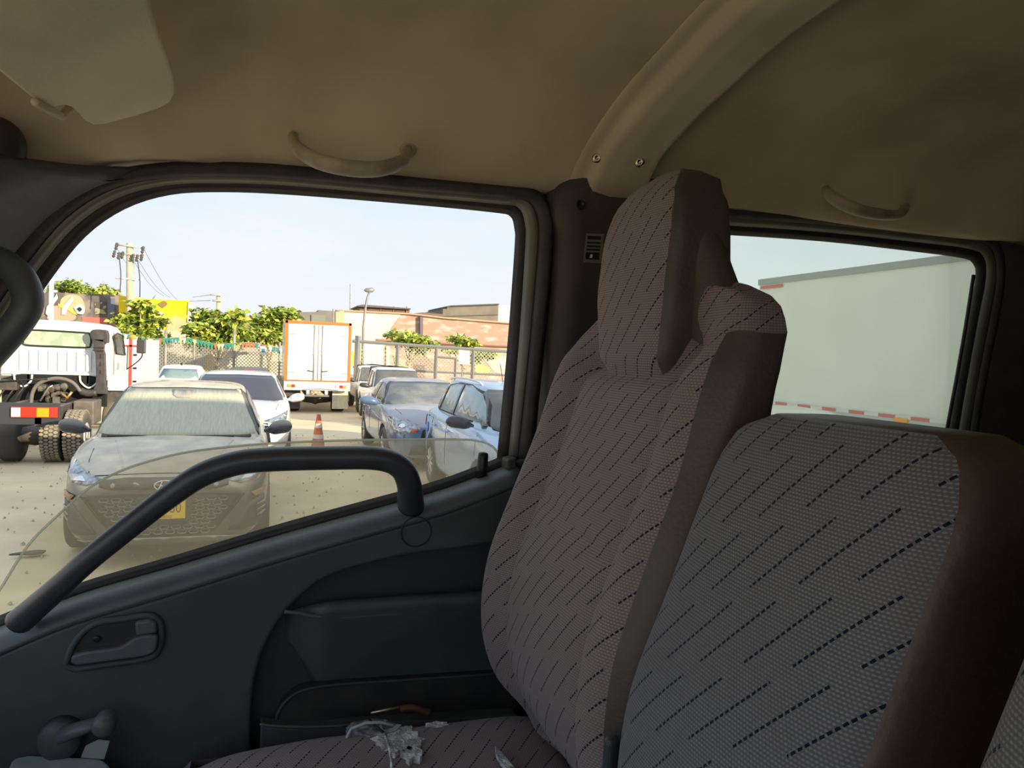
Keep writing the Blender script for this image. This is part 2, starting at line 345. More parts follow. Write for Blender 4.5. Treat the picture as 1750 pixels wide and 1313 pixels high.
# ceiling grab handles
def ghandle(px, ys, r, lab, m):
    o = empty('grab_handle', PY(*px[3], ys[3]), label=lab, cat='grab handle', group='ceiling grab handles')
    P = crs([PY(x, y, Y) for (x, y), Y in zip(px, ys)], 6); n = len(P)
    rr = [r*(.72+.28*math.sin(PI*i/(n-1))) for i in range(n)]
    tube('grip', local(o, P), rr, m, o, seg=12, r2=1.25)
    for k in (0, -1):
        MB().lathe([(.0, -.004), (.014, -.003), (.016, .006), (.014, .012)], local(o, [P[k]])[0], (0, .8, .5), 12).build('end_mount', m, o, smooth=True)
ghandle([(500, 228), (505, 250), (540, 274), (592, 287), (645, 289), (685, 277), (697, 256)], [1.285, 1.235, 1.20, 1.185, 1.19, 1.22, 1.272], .0105, 'beige ceiling grab handle above the front door window', m_handle)
ghandle([(1412, 312), (1412, 328), (1435, 346), (1470, 360), (1508, 367), (1538, 366), (1548, 350)], [1.30, 1.25, 1.215, 1.20, 1.205, 1.23, 1.285], .0105, 'grimy beige ceiling grab handle above the rear door window', m_handle)

# ---- window openings (outlines measured in the photograph, set in the plane of the door)
O0 = [(-90, 800), (-60, 720), (0, 618), (40, 545), (88, 472), (145, 402), (212, 355), (290, 330), (380, 325), (500, 330), (700, 346), (840, 360), (872, 368), (881, 392), (881, 430), (868, 600), (850, 792)]
O1 = [(-130, 800), (-100, 700), (-30, 600), (14, 528), (64, 455), (124, 385), (196, 336), (282, 312), (380, 308), (500, 313), (702, 331), (846, 344), (886, 352), (899, 384), (899, 430), (888, 600), (870, 800)]
O2 = [(-150, 800), (-120, 690), (-48, 590), (-4, 518), (48, 444), (110, 372), (186, 323), (276, 301), (380, 298), (500, 303), (704, 322), (858, 335), (902, 343), (919, 378), (919, 430), (905, 600), (884, 800)]
O3 = [(-185, 800), (-160, 680), (-80, 570), (-30, 495), (24, 425), (92, 354), (172, 304), (268, 286), (380, 284), (500, 289), (706, 308), (868, 323), (922, 334), (942, 372), (942, 430), (926, 600), (905, 800)]
def cr2(L, n=4): return [(p.x, p.y) for p in crs([(x, y, 0) for x, y in L], n)]
def ring(L, Y): return [PY(x, y, Y) for x, y in cr2(L)]
fw = empty('window_1', (0, 1.33, 1.9), kind='structure', label='front passenger door window with its glass wound halfway down', cat='window')
band('glass_run', local(fw, ring(O0, 1.352)), local(fw, ring(O1, 1.338)), m_rub, fw, .012)
band('painted_frame', local(fw, ring(O1, 1.336)), local(fw, ring(O2, 1.322)), m_paint, fw, .012)
band('door_seal', local(fw, ring(O2, 1.326)), local(fw, ring(O3, 1.305)), m_seal, fw, .016)
# glass, wound halfway down
gp = [(-40, 1100), (-20, 1040), (5, 1000), (50, 930), (100, 880), (150, 836), (200, 808), (260, 787), (340, 770), (480, 757), (640, 752), (780, 751), (822, 755), (842, 764), (852, 778), (856, 800), (800, 830), (600, 890), (300, 990), (100, 1050), (20, 1090)]
G = crs([PY(x, y, 1.352) for x, y in gp[:16]], 5)+[PY(x, y, 1.352) for x, y in gp[16:]]
prism('glass_pane', local(fw, G), (0, .004, 0), m_glassf, fw)
tube('glass_edge', local(fw, G[:76]), .0022, m_edge, fw, seg=6)
R0 = [(1180, 780), (1180, 600), (1180, 420), (1192, 398), (1220, 398), (1400, 410), (1560, 428), (1640, 439), (1662, 450), (1667, 474), (1655, 540), (1635, 650), (1612, 780)]
R1 = [(1155, 780), (1155, 600), (1155, 400), (1178, 380), (1220, 381), (1400, 393), (1565, 411), (1654, 423), (1680, 438), (1685, 474), (1672, 545), (1652, 655), (1630, 785)]
R2 = [(1140, 780), (1140, 600), (1140, 390), (1170, 369), (1220, 369), (1400, 382), (1568, 400), (1664, 411), (1695, 430), (1701, 474), (1688, 550), (1668, 660), (1646, 790)]
R3 = [(1120, 780), (1120, 600), (1120, 380), (1160, 355), (1220, 355), (1400, 367), (1570, 385), (1672, 397), (1708, 420), (1716, 474), (1704, 555), (1682, 665), (1662, 795)]
rw = empty('window_2', (1.2, 1.33, 1.9), kind='structure', label='rear passenger door window behind the seats', cat='window')
band('glass_run', local(rw, ring(R0, 1.355)), local(rw, ring(R1, 1.340)), m_rub, rw, .012)
band('painted_frame', local(rw, ring(R1, 1.338)), local(rw, ring(R2, 1.325)), m_paint, rw, .012)
band('door_seal', local(rw, ring(R2, 1.328)), local(rw, ring(R3, 1.31)), m_seal, rw, .016)
gq = [(1170, 800), (1170, 390), (1400, 400), (1640, 430), (1672, 446), (1676, 474), (1620, 800)]
prism('glass_pane', local(rw, [PY(x, y, 1.348) for x, y in gq]), (0, .004, 0), m_glassr, rw)
tube('inner_glass_channel', local(rw, [PY(x, y, 1.335) for x, y in ((1664, 470), (1650, 560), (1636, 640), (1610, 780))]), .004, m_rub, rw, seg=8)

# ---- pillar trims
ap = empty('trim_1', (-.4, 1.3, 2.0), kind='structure', label='dark grey front pillar trim left of the front window', cat='pillar trim')
apo = [(-330, 260), (-60, 268), (40, 278), (120, 292), (196, 303)]
A = [PY(x, y, interp([(-340, 1.0), (-60, 1.10), (40, 1.16), (120, 1.22), (200, 1.295)], x)) for x, y in cr2([(-340, 900), (-330, 600), (-330, 420), (-240, 300), (-60, 268), (40, 279), (120, 291), (200, 300)], 6)]
B = [PY(x, y, 1.312) for x, y in cr2([(-190, 830), (-165, 690), (-84, 575), (-34, 500), (20, 430), (88, 358), (168, 308), (240, 292)], 6)]
band('pillar_cover', local(ap, A), local(ap, B), m_trim, ap, .02)
# pillar grab handle seen edge-on at the left border
ph = empty('pillar_handle', PY(0, 540, 1.18), label='dark looped grab handle on the front pillar at the windscreen', cat='grab handle')
P = crs([PY(x, y, Y) for x, y, Y in ((-90, 415, 1.26), (-40, 432, 1.22), (10, 452, 1.2), (38, 480, 1.19), (47, 520, 1.18), (24, 560, 1.18), (-14, 604, 1.19), (-60, 655, 1.21), (-130, 740, 1.25))], 7)
tube('grip', local(ph, P), .0195, m_ledge, ph, seg=14)
# dark round vent at the top left
sp = PY(-8, 248, 1.16)
MB().lathe([(.002, -.018), (.022, -.016), (.034, -.006), (.037, .01), (.035, .05)], sp, (-.35, .9, .2), 24).build('round_speaker', m_rub, smooth=True, label='black round pod above the front pillar trim', category='speaker')
# centre pillar
bp = empty('trim_2', (.55, 1.3, 1.9), kind='structure', label='black centre pillar trim between the two doors', cat='pillar trim')
L = cr2([(912, 800), (922, 700), (928, 600), (940, 480), (942, 400), (936, 360), (940, 318), (962, 300), (1000, 291)], 5)
Rr = cr2([(1140, 800), (1140, 700), (1140, 600), (1140, 500), (1140, 420), (1136, 390), (1150, 360), (1160, 320), (1160, 296)], 5)
def pil(u, v):
    i = v*(len(L)-1); k = min(int(i), len(L)-2); t = i-k
    a = lerp(Vector(L[k]), Vector(L[k+1]), t); b = lerp(Vector(Rr[k]), Vector(Rr[k+1]), t); q = lerp(a, b, u)
    return PY(q.x, q.y, 1.318-.04*min(1, u*5)**.6*(1 if u < .8 else 1-((u-.8)/.2)**2))
grid('pillar_cover', lambda u, v: local(bp, [pil(u, v)])[0], 14, 40, m_pill, bp, thick=.006)
prism('backing', local(bp, [PY(x, y, 1.337) for x, y in ((905, 318), (960, 296), (1160, 300), (1160, 800), (908, 800))]), (0, .004, 0), m_pill, bp)
prism('lower_pillar', local(bp, [PY(x, y, Y) for x, y, Y in ((868, 796, 1.30), (912, 780, 1.30), (1150, 780, 1.29), (1150, 1500, 1.29), (880, 1500, 1.29), (880, 1200, 1.29))]), (0, .04, 0), m_pill, bp, bevel=.004)
q = PY(992, 350, 1.272); MB().lathe([(.009, 0), (.009, -.002), (.006, -.001), (.005, .004)], local(bp, [q])[0], (0, 1, 0), 14).build('plug_hole', m_black, bp, smooth=True)
st = empty('data_plate', PY(1012, 425, 1.275), label='small silver and black data plate on the centre pillar', cat='label')
pl = [(1002, 399), (1032, 400), (1029, 450), (997, 448)]
prism('plate', local(st, [PY(x, y, 1.274) for x, y in pl]), (0, .002, 0), mat('plate grey', (.20, .2, .19), .4), st)
for k, (a, b) in enumerate(((403, 409), (413, 416), (419, 422), (425, 428), (431, 443))):
    sh = (b-400)*-.09
    prism('print_line', local(st, [PY(x+sh, y, 1.2725) for x, y in ((1005, a), (1028, a+1), (1028, b+1), (1005, b))]), (0, .001, 0), m_black if k != 4 else mat('print black', (.01, .01, .01), .5), st)
prism('print_square', local(st, [PY(x, y, 1.2718) for x, y in ((1009, 435), (1013, 435), (1012, 441), (1008, 441))]), (0, .0006, 0), m_white, st)

# ---- rear side wall round the window, rear wall, floor, outer skin
RW = empty('wall_right', (1.2, 1.32, 1.6), kind='structure', label='dark rear side of the cab below and behind the rear window', cat='wall')
outer = [PY(x, y, 1.325) for x, y in cr2([(1100, 790), (1100, 600), (1100, 360), (1120, 330), (1200, 335), (1400, 350), (1570, 368), (1700, 372), (1830, 372), (1900, 480), (1900, 560), (1900, 680), (1900, 830)])]
band('upper_panel', local(RW, ring(R3, 1.315)), local(RW, outer), m_pill, RW, .01)
prism('lower_panel', local(RW, [Vector((.62, 1.31, .9)), Vector((.62, 1.31, 1.74)), Vector((1.45, 1.31, 1.735)), Vector((1.95, 1.31, 1.74)), Vector((1.95, 1.31, .9))]), (0, .04, 0), m_pill, RW)
box('wall_back', (1.93, -.5, .85), (1.97, 1.36, 2.46), m_pill, kind='structure', label='dark rear wall of the cab', category='wall')
box('floor', (-.9, -.5, .80), (1.97, 1.36, .85), m_floor, kind='structure', label='dark rubber cab floor under the seats', category='floor')

# ---- door panel
dp = empty('door_1', (.2, 1.3, 1.4), kind='structure', label='dark grey front passenger door panel below the window', cat='door')
SA = [(-120, 1112), (-60, 1090), (0, 1070), (130, 1016), (300, 966), (500, 906), (720, 846), (800, 819), (874, 790)]
ws = [(x, y-9) for x, y in SA]
band('sill_weatherstrip', local(dp, [PY(x, y-4, 1.345) for x, y in cr2(ws)]), local(dp, [PY(x, y+11, 1.33) for x, y in cr2(ws)]), m_rub, dp, .012)
sa = cr2(SA, 4)
def ledge(u, v):
    i = u*(len(sa)-1); k = min(int(i), len(sa)-2); t = i-k; x = lerp(sa[k][0], sa[k+1][0], t); y = lerp(sa[k][1], sa[k+1][1], t)
    p = PY(x, y+3, 1.328)
    a = v*PI/2
    if v < .5: w = v/.5; return p+Vector((0, -.035*w, -.001*w))
    w = (v-.5)/.5*PI/2
    return p+Vector((0, -.035-.026*math.sin(w), -.001-.026*(1-math.cos(w))))
grid('sill_ledge', lambda u, v: local(dp, [ledge(u, v)])[0], 34, 14, m_ledge, dp, thick=.004)
top = [ledge(u/34, 1) for u in range(35)]
curve = cr2([(878, 922), (780, 938), (690, 950), (600, 972), (545, 995), (500, 1033), (470, 1072), (446, 1120), (432, 1180), (428, 1260), (430, 1360), (440, 1500)], 4)
main = top+[PY(x, y, 1.267) for x, y in curve]+[PY(-200, 1500, 1.267), PY(-200, 1200, 1.267)]
prism('main_panel', local(dp, main), (0, .045, 0), m_panel, dp, bevel=.006, seg=3)
prism('door_edge', local(dp, [PY(x, y, 1.29) for x, y in ((868, 786), (884, 782), (886, 1100), (888, 1500), (860, 1500), (862, 900))]), (0, .04, 0), m_pill, dp, bevel=.004)
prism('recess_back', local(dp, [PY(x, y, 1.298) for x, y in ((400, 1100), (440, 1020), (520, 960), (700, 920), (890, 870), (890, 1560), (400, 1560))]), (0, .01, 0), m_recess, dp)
# armrest in the recess
def arm(u, v):
    x = lerp(486, 884, u); yt = interp([(486, 1046), (560, 1028), (700, 1018), (884, 1008)], x)
    g = min(1, (x-486)/70); g = g*g*(3-2*g)
    prof = [(0, 0, .0), (.25, -8*0, -.02), (.42, 2, -.05), (.5, 12, -.058), (.62, 34, -.05), (.8, 75, -.034), (1, 150, -.012)]
    dy = interp([(a, b) for a, b, c in prof], v); dY = interp([(a, c) for a, b, c in prof], v)
    return PY(x, yt+dy*lerp(.35, 1, g), 1.30+dY*g)
grid('armrest', lambda u, v: local(dp, [arm(u, v)])[0], 30, 20, m_panel, dp, thick=.003)
sl = cr2([(572, 1040), (585, 1030), (640, 1026), (690, 1024), (696, 1030), (688, 1038), (620, 1043), (580, 1046)], 3)
prism('finger_slot', local(dp, [PY(x, y-1, 1.252) for x, y in sl]), (0, .005, 0), m_rub, dp)
tube('armrest_lip', local(dp, [PY(x, y, 1.25) for x, y in cr2([(486, 1046), (510, 1048), (545, 1054), (600, 1054), (700, 1046), (884, 1028)])]), .0035, m_ledge, dp, seg=8)
# map pocket
pk = cr2([(472, 1240), (474, 1222), (486, 1202), (505, 1186), (530, 1177), (580, 1170), (700, 1162), (884, 1150)], 3)
prism('map_pocket', local(dp, [PY(x, y, 1.262) for x, y in pk]+[PY(884, 1235, 1.262), PY(600, 1246, 1.262)]), (0, .03, 0), m_rub, dp, bevel=.003)
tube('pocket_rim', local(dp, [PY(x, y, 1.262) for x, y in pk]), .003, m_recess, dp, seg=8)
prism('pocket_front', local(dp, [PY(x, y, 1.235) for x, y in cr2([(445, 1239), (470, 1243), (520, 1245), (560, 1244), (620, 1238), (884, 1222)], 4)+[(890, 1500), (440, 1500)]]), (0, .03, 0), m_panel, dp, bevel=.008, seg=3)
tube('pocket_edge', local(dp, [PY(x, y, 1.233) for x, y in cr2([(444, 1238), (470, 1241), (520, 1243), (560, 1242), (600, 1239)])]), .0022, m_ledge, dp, seg=8)
# round blanking plug outline
c0 = PY(711, 909, 1.2655)
MB().tube([c0+Vector((math.cos(a)*.0265, 0, math.sin(a)*.0265)) for a in [2*PI*k/32 for k in range(32)]], .0011, 6, closed=True)
tube('round_plug', local(dp, [c0+Vector((math.cos(a)*.0255, 0, math.sin(a)*.0255)) for a in [2*PI*k/32 for k in range(32)]]), .0011, m_black, dp, seg=6, closed=True)
# big grab bar
P = crs([PY(x, y, Y) for x, y, Y in ((34, 1062, 1.262), (66, 1034, 1.245), (107, 998, 1.22), (160, 950, 1.20), (240, 886, 1.19), (290, 848, 1.185), (343, 813, 1.18), (400, 793, 1.18), (455, 786, 1.18), (560, 783, 1.18), (645, 784, 1.18), (684, 799, 1.185), (699, 828, 1.205), (702, 864, 1.262))], 6)
n = len(P); rr = [.0178+.0035*min(1, i/40)+.005*max(0, 1-i/14)+.003*max(0, 1-(n-1-i)/5) for i in range(n)]
gb = tube('grab_bar', local(dp, P), rr, m_bar, dp, seg=18, r2=.85)
# lock knob
lk = PY(824, 800, 1.318)
MB().lathe([(.010, -.02), (.010, .0), (.0095, .022), (.0085, .027), (.004, .029)], local(dp, [lk])[0], (0.05, 0, 1), 14).build('lock_knob', m_black, dp, smooth=True)
# inner release handle
hb = cr2([(112, 1138), (122, 1108), (142, 1080), (168, 1064), (210, 1058), (250, 1052), (270, 1060), (276, 1085), (270, 1112), (250, 1126), (180, 1136), (130, 1144)], 4)
hp = [PY(x, y, 1.263) for x, y in hb]
hh = prism('release_handle', local(dp, hp), (0, .012, 0), m_rub, dp, label='door release handle on a dark plate standing for the shaded hollow')  # flat dark plate drawn for the shaded hollow; the panel has no hole
tube('bezel', [p for p in local(dp, hp)], .0055, m_panel, hh, seg=8, closed=True)
prism('lever', local(dp, [PY(x, y, 1.248) for x, y in cr2([(120, 1134), (124, 1122), (150, 1114), (205, 1106), (232, 1090), (266, 1086), (268, 1104), (262, 1116), (240, 1124), (180, 1132), (130, 1139)], 3)]), (0, .016, 0), m_ledge, hh, bevel=.005, seg=3)
prism('pull_block', local(dp, [PY(x, y, 1.25) for x, y in ((230, 1064), (256, 1060), (267, 1066), (268, 1083), (232, 1088))]), (0, .014, 0), m_ledge, hh, bevel=.004, seg=3)
MB().lathe([(.005, 0), (.005, -.003), (.002, -.003)], local(dp, [PY(166, 1092, 1.262)])[0], (0, 1, 0), 10).build('screw', m_black, hh, smooth=True)
# window crank
wk = PY(106, 1258, 1.262)
cr0 = MB().lathe([(.030, .004), (.030, -.016), (.026, -.024), (.006, -.026)], local(dp, [wk])[0], (0, 1, 0), 22).build('window_crank', m_panel, dp, smooth=True)
wa = PY(108, 1256, 1.232); wb = PY(182, 1230, 1.215)
tube('crank_arm', local(dp, [wa, lerp(wa, wb, .5), wb]), [.021, .018, .015], m_ledge, cr0, seg=12, r2=.5)
MB().lathe([(.010, .01), (.015, 0), (.016, -.022), (.012, -.03), (.003, -.032)], local(dp, [wb])[0], (0, 1, 0), 18).build('crank_knob', m_ledge, cr0, smooth=True)

# ---- seats
def sgn(x): return -1 if x < 0 else 1
def seat_rows(parent, rows, front_x, bulge, back_t, yl, yr, mf, mv, seams=(-.57, .57), edge=.90, fcap=.86, nper=72, nexp=4.5, names=('centre_panel', 'outer_bolster', 'inner_bolster', 'side_panel'), uvo=(0, 0), topcloth=9, drop=None):
    """rows: list of z. yl/yr(z): outer/inner limits, front_x(z): X of the front, back_t(z): thickness"""
    ringv = []; info = []
    for z in rows:
        a = (yl(z)-yr(z))/2; cy = (yl(z)+yr(z))/2; t = back_t(z)/2; cx = front_x(z)+t; rg = []; inf = []
        for k in range(nper):
            th = 2*PI*k/nper; c, s = math.cos(th), math.sin(th)
            yn = sgn(s)*abs(s)**(2/nexp); xn = sgn(c)*abs(c)**(2/nexp)
            X = cx-t*xn; Y = cy+a*yn; zz = z-(drop(abs(yn), z, xn) if drop else 0)
            if xn > 0: X += bulge(yn, z)*min(1, max(0, (xn-.2)/.6))
            rg.append(Vector((X, Y, zz))); inf.append((yn, xn))
        ringv.append(rg); info.append(inf)
    parts = {n_: ([], [], []) for n_ in names}
    def which(yn, xn, z=0):
        if z > topcloth: return names[0] if seams[0] < yn < seams[1] else (names[1] if yn > 0 else names[2])
        if xn > 0 and abs(yn) < edge+(1-edge)*.0+.0 or (xn > fcap and abs(yn) < .985):
            return names[0] if seams[0] < yn < seams[1] else (names[1] if yn > 0 else names[2])
        return names[3]
    idx = {n_: {} for n_ in names}
    def vi(nm, j, k):
        k %= nper; d = idx[nm]
        if (j, k) not in d:
            p = ringv[j][k]; d[(j, k)] = len(parts[nm][0]); parts[nm][0].append(p)
            yn, xn = info[j][k]; side = max(0, p.x-front_x(p.z)-.012)
            parts[nm][2].append((-(p.y)-side*sgn(-yn)*-1+uvo[0] if True else 0, p.z*1.03+uvo[1]))
        return d[(j, k)]
    for j in range(len(rows)-1):
        for k in range(nper):
            y1, x1 = info[j][k]; y2, x2 = info[j][(k+1) % nper]; nm = which((y1+y2)/2, (x1+x2)/2, rows[j])
            parts[nm][1].append([vi(nm, j, k), vi(nm, j, k+1), vi(nm, j+1, k+1), vi(nm, j+1, k)])
    # caps
    for j in (0, len(rows)-1):
        cn = names[0] if (j and topcloth < 9) else names[3]; parts[cn][1].append([vi(cn, j, k) for k in range(nper)])
    out = {}
    for nm in names:
        v, f, uv = parts[nm]
        if f: out[nm] = obj(nm, local(parent, v), f, mv if nm == names[3] else mf, parent, smooth=True, uv=uv)
    return out
def crease(yn, c, w, d): return d*math.exp(-((yn-c)/w)**2)
# passenger seat
fx = lambda z: cinterp([(1.28, .46), (1.36, .425), (1.42, .375), (1.50, .350), (1.60, .355), (1.70, .388), (1.80, .425), (1.90, .452), (1.97, .475), (2.03, .50)], z)
ps = empty('passenger_seat', (.42, .91, 1.3), label='passenger seat with patterned grey cloth, tall back and torn cushion', cat='seat')
def p_bulge(yn, z):
    b = -.028*math.exp(-((abs(yn)-.78)/.2)**2)*(1 if z < 1.93 else max(.2, 1-(z-1.93)/.1))
    b += crease(yn, .57, .035, .010)+crease(yn, -.57, .035, .010)
    if abs(yn) < .57: b += .006*math.exp(-((z-1.70-.03*yn)/.006)**2)-.010*math.cos(yn/.57*PI/2)
    return b
zs = [1.285+i*(1.93-1.285)/60 for i in range(61)]+[1.95, 1.968, 1.985, 1.999, 2.01, 2.019, 2.026]
def p_yl(z): return interp([(1.285, 1.10), (1.33, 1.145), (1.40, 1.165), (1.5, 1.17), (1.8, 1.155), (1.92, 1.14), (1.97, 1.12), (2.0, 1.09), (2.018, 1.05), (2.026, 1.0)], z)
def p_yr(z): return interp([(1.285, .74), (1.33, .695), (1.40, .672), (1.5, .665), (1.8, .668), (1.92, .672), (1.97, .68), (2.0, .70), (2.018, .73), (2.026, .78)], z)
seat_rows(ps, zs, fx, p_bulge, lambda z: interp([(1.285, .10), (1.5, .13), (1.75, .095), (1.9, .076), (1.98, .068), (2.01, .055), (2.026, .03)], z), p_yl, p_yr, m_fab, m_vinyl2, topcloth=1.965, drop=lambda a, z, xn: (.018*a**4+.072*((xn+1)/2)**1.5*(1-sinterp([(.5, 0), (1.0, 1)], a)))*sinterp([(1.86, 0), (2.0, 1)], z))
# headrest
hr = empty('headrest', (0, 0, 0)); hr.parent = ps
HZ = [1.893, 1.903, 1.915]+[1.915+i*.205/26 for i in range(1, 27)]+[2.131, 2.141, 2.150, 2.157, 2.162, 2.165]
hfx = lambda z: interp([(1.89, .466), (1.92, .448), (2.02, .452), (2.10, .460), (2.131, .468), (2.15, .48), (2.165, .50)], z)
hbl = lambda yn, z: -.006*(1-yn*yn)
for o in seat_rows(ps, HZ, hfx, hbl, lambda z: interp([(1.89, .12), (1.97, .11), (2.05, .095), (2.11, .085), (2.15, .065), (2.165, .03)], z),
          lambda z: interp([(1.89, .985), (1.93, 1.005), (2.0, 1.025), (2.08, 1.025), (2.12, 1.01), (2.15, .98), (2.165, .94)], z),
          lambda z: interp([(1.89, .825), (1.93, .818), (2.0, .812), (2.08, .812), (2.12, .82), (2.15, .84), (2.165, .87)], z), m_fab, m_vinyl2, seams=(-2, 2), edge=.9, fcap=.985,
          names=('headrest_cloth', 'a', 'b', 'headrest_shell'), nexp=7).values(): pass
bpy.data.objects.remove(hr)
# flare joining headrest and shoulders
def flare(u, v):
    a = 2*PI*u; z = lerp(1.93, 2.11, v); k = (1-v)**1.4
    cy = .912; hy = .092+.085*k; hx = .036+.008*k
    c, s = math.cos(a), math.sin(a); yn = sgn(s)*abs(s)**.75; xn = sgn(c)*abs(c)**.75
    return Vector((lerp(.535, .505, v)-hx*xn, cy+hy*yn, z))
grid('shoulder_flare', lambda u, v: local(ps, [flare(u, v)])[0], 48, 14, m_vinyl2, ps)
# cushion
def cushion(ps, x0, x1, y0, y1, z0, z1, mf, mv, fx_=2.2):
    def top(u, v):
        X = lerp(x0, x1, u); Y = lerp(y0, y1, v); un, vn = 2*u-1, 2*v-1
        e = (1-abs(un)**10)*(1-abs(vn)**8)
        z = z1-.035*(1-e)+.012*math.exp(-((abs(vn)-.75)/.2)**2)-.012*max(0, 1-(un+1)*1.6)-.008*math.cos(vn*PI/2)*math.cos(un*PI/2)
        return Vector((X, Y, z))
    grid('cushion_cloth', lambda u, v: local(ps, [top(u, v)])[0], 30, 30, mf, ps, uvf=lambda u, v, p: (lerp(x0, x1, u)*1.0+.3, lerp(y0, y1, v)))
    n = 18; path = []
    for (a, b) in (((x0, y0), (x1, y0)), ((x1, y0), (x1, y1)), ((x1, y1), (x0, y1)), ((x0, y1), (x0, y0))):
        for k in range(n): path.append((lerp(a[0], b[0], k/n), lerp(a[1], b[1], k/n)))
    v = []; f = []; L = len(path)
    for j, (zz, o_) in enumerate(((z1-.033, .0), (z1-.05, .012), (z1-.09, .016), (z0+.01, .012), (z0, 0))):
        for (X, Y) in path:
            cx, cy = (x0+x1)/2, (y0+y1)/2
            v.append(Vector((X+sgn(X-cx)*o_*(abs(X-cx) > (x1-x0)*.49), Y+sgn(Y-cy)*o_*(abs(Y-cy) > (y1-y0)*.49), zz)))
    for j in range(4):
        for k in range(L): f.append([j*L+k, j*L+(k+1) % L, (j+1)*L+(k+1) % L, (j+1)*L+k])
    obj('cushion_side', local(ps, v), f, mv, ps, smooth=True)
cushion(ps, -.09, .46, .68, 1.185, 1.17, 1.335, m_fab, m_fab)
box('seat_base', *[tuple(local(ps, [Vector(p)])[0]) for p in ((-.02, .72, .85), (.46, 1.14, 1.19))], m_black, ps)
# tear in the cushion: foam showing, frayed cloth
m_foam = mat('torn foam', (.85, .9, .88), .9, c2=(.40, .40, .41), scale=60, lo=.4, hi=.6, bump=.8, bscale=200)
def blob(cx, cy, rx, ry, n, z, seed, jag=.35):
    rnd = random.Random(seed); L = []
    for k in range(n):
        a = 2*PI*k/n; q = 1-jag*rnd.random(); L.append((cx+rx*q*math.cos(a), cy+ry*q*math.sin(a)))
    return [PZ(x, y, z) for x, y in L]
prism('exposed_foam', local(ps, blob(680, 1263, 50, 26, 30, 1.341, 3)), (0, 0, -.012), m_foam, ps, label='pale foam showing through the tear')
prism('exposed_foam', local(ps, blob(640, 1243, 50, 15, 22, 1.343, 5, .25)), (0, 0, -.012), mat('foam shadow', (.12, .13, .14), .9, c2=(.4, .42, .42), scale=40, lo=.5, hi=.62), ps)  # darker copy of the foam, shade inside the tear put into its colour
prism('exposed_foam', local(ps, blob(705, 1285, 22, 14, 14, 1.341, 9, .5)), (0, 0, -.01), m_foam, ps)
prism('exposed_foam', local(ps, blob(745, 1238, 30, 6, 16, 1.34, 12, .6)), (0, 0, -.01), m_foam, ps)
tube('loose_thread', local(ps, [PZ(x, y, z) for x, y, z in ((592, 1262, 1.34), (600, 1246, 1.35), (625, 1236, 1.357), (650, 1235, 1.352), (672, 1240, 1.345))]), .0022, mat('thread', (.5, .52, .5), .9), ps, seg=6)
tube('loose_thread', local(ps, [PZ(x, y, z) for x, y, z in ((630, 1228, 1.352), (640, 1240, 1.35), (655, 1252, 1.345))]), .002, m_black, ps, seg=6)
prism('cloth_shred', local(ps, [PZ(x, y, 1.345) for x, y in ((846, 1275), (858, 1287), (872, 1303), (884, 1318), (870, 1318), (856, 1302), (848, 1288))]), (0, 0, -.006), m_foam, ps, label='white scrap of torn lining')
tube('seam', local(ps, [PZ(x, y, 1.343) for x, y in ((650, 1240), (660, 1262), (668, 1290), (670, 1330))]), .0018, m_foam, ps, seg=6)
# things beside the seat
MB().lathe([(.0, 0), (.012, .003), (.017, .012), (.016, .03), (.01, .04)], PY(925, 1232, 1.13), (.2, -.3, 1), 14).build('belt_buckle', mat('pale blue grey plastic', (.35, .43, .45), .4), smooth=True, label='pale rounded seat belt buckle wedged behind the cushion', category='belt buckle')
b0 = PY(1044, 1290, .668)
bk = box('belt_stalk', (-.008, -.006, -.09), (.008, .006, .02), mat('dark buckle', (.05, .065, .07), .35), bevel=.005, seg=3, label='dark seat belt stalk between the passenger and middle seats', category='belt stalk')
bk.location = b0; bk.rotation_euler = (.15, -.1, .3)
pen = tube('metal_rod', [PY(634, 1219, 1.21), PY(682, 1209, 1.21)], .0022, mat('brass rod', (.75, .6, .35), .3, .8), seg=8, label='thin brass rod lying against the door pocket', category='rod')
wd = tube('wooden_stick', crs([PY(x, y, 1.22) for x, y in ((684, 1213), (702, 1210), (720, 1214), (735, 1219))], 4), .006, mat('dark brown wood', (.12, .05, .03), .4, c2=(.2, .08, .04), scale=40), seg=8, label='short dark brown stick beside the cushion at the door', category='stick')
# middle seat back
ms = empty('middle_seat', (.40, .51, 1.3), label='narrow middle seat back in grey cloth with brown vinyl side', cat='seat')
mfx = lambda z: cinterp([(1.28, .37), (1.40, .335), (1.50, .325), (1.60, .335), (1.70, .372), (1.80, .41), (1.85, .432), (1.886, .455)], z)
mz = [1.25+i*(1.832-1.25)/50 for i in range(51)]+[1.843, 1.853, 1.861, 1.867, 1.871, 1.874]
seat_rows(ms, mz, mfx, lambda yn, z: -.012*(1-yn*yn), lambda z: interp([(1.25, .15), (1.8, .13), (1.86, .10), (1.886, .05)], z),
          lambda z: interp([(1.25, .655), (1.5, .660), (1.7, .660), (1.81, .660), (1.832, .656), (1.858, .645), (1.874, .60)], z),
          lambda z: interp([(1.25, .375), (1.7, .37), (1.81, .365), (1.832, .368), (1.858, .38), (1.874, .41)], z), m_fab2, m_vinyl, seams=(-2, 2), edge=.94, fcap=.93,
          names=('front_cloth', 'a', 'b', 'vinyl_side'), nexp=6, uvo=(.013, .01))
cushion(ms, -.05, .42, .375, .635, 1.17, 1.30, m_fab2, m_vinyl)
box('seat_base', *[tuple(local(ms, [Vector(p)])[0]) for p in ((0, .39, .85), (.42, .62, 1.19))], m_black, ms)
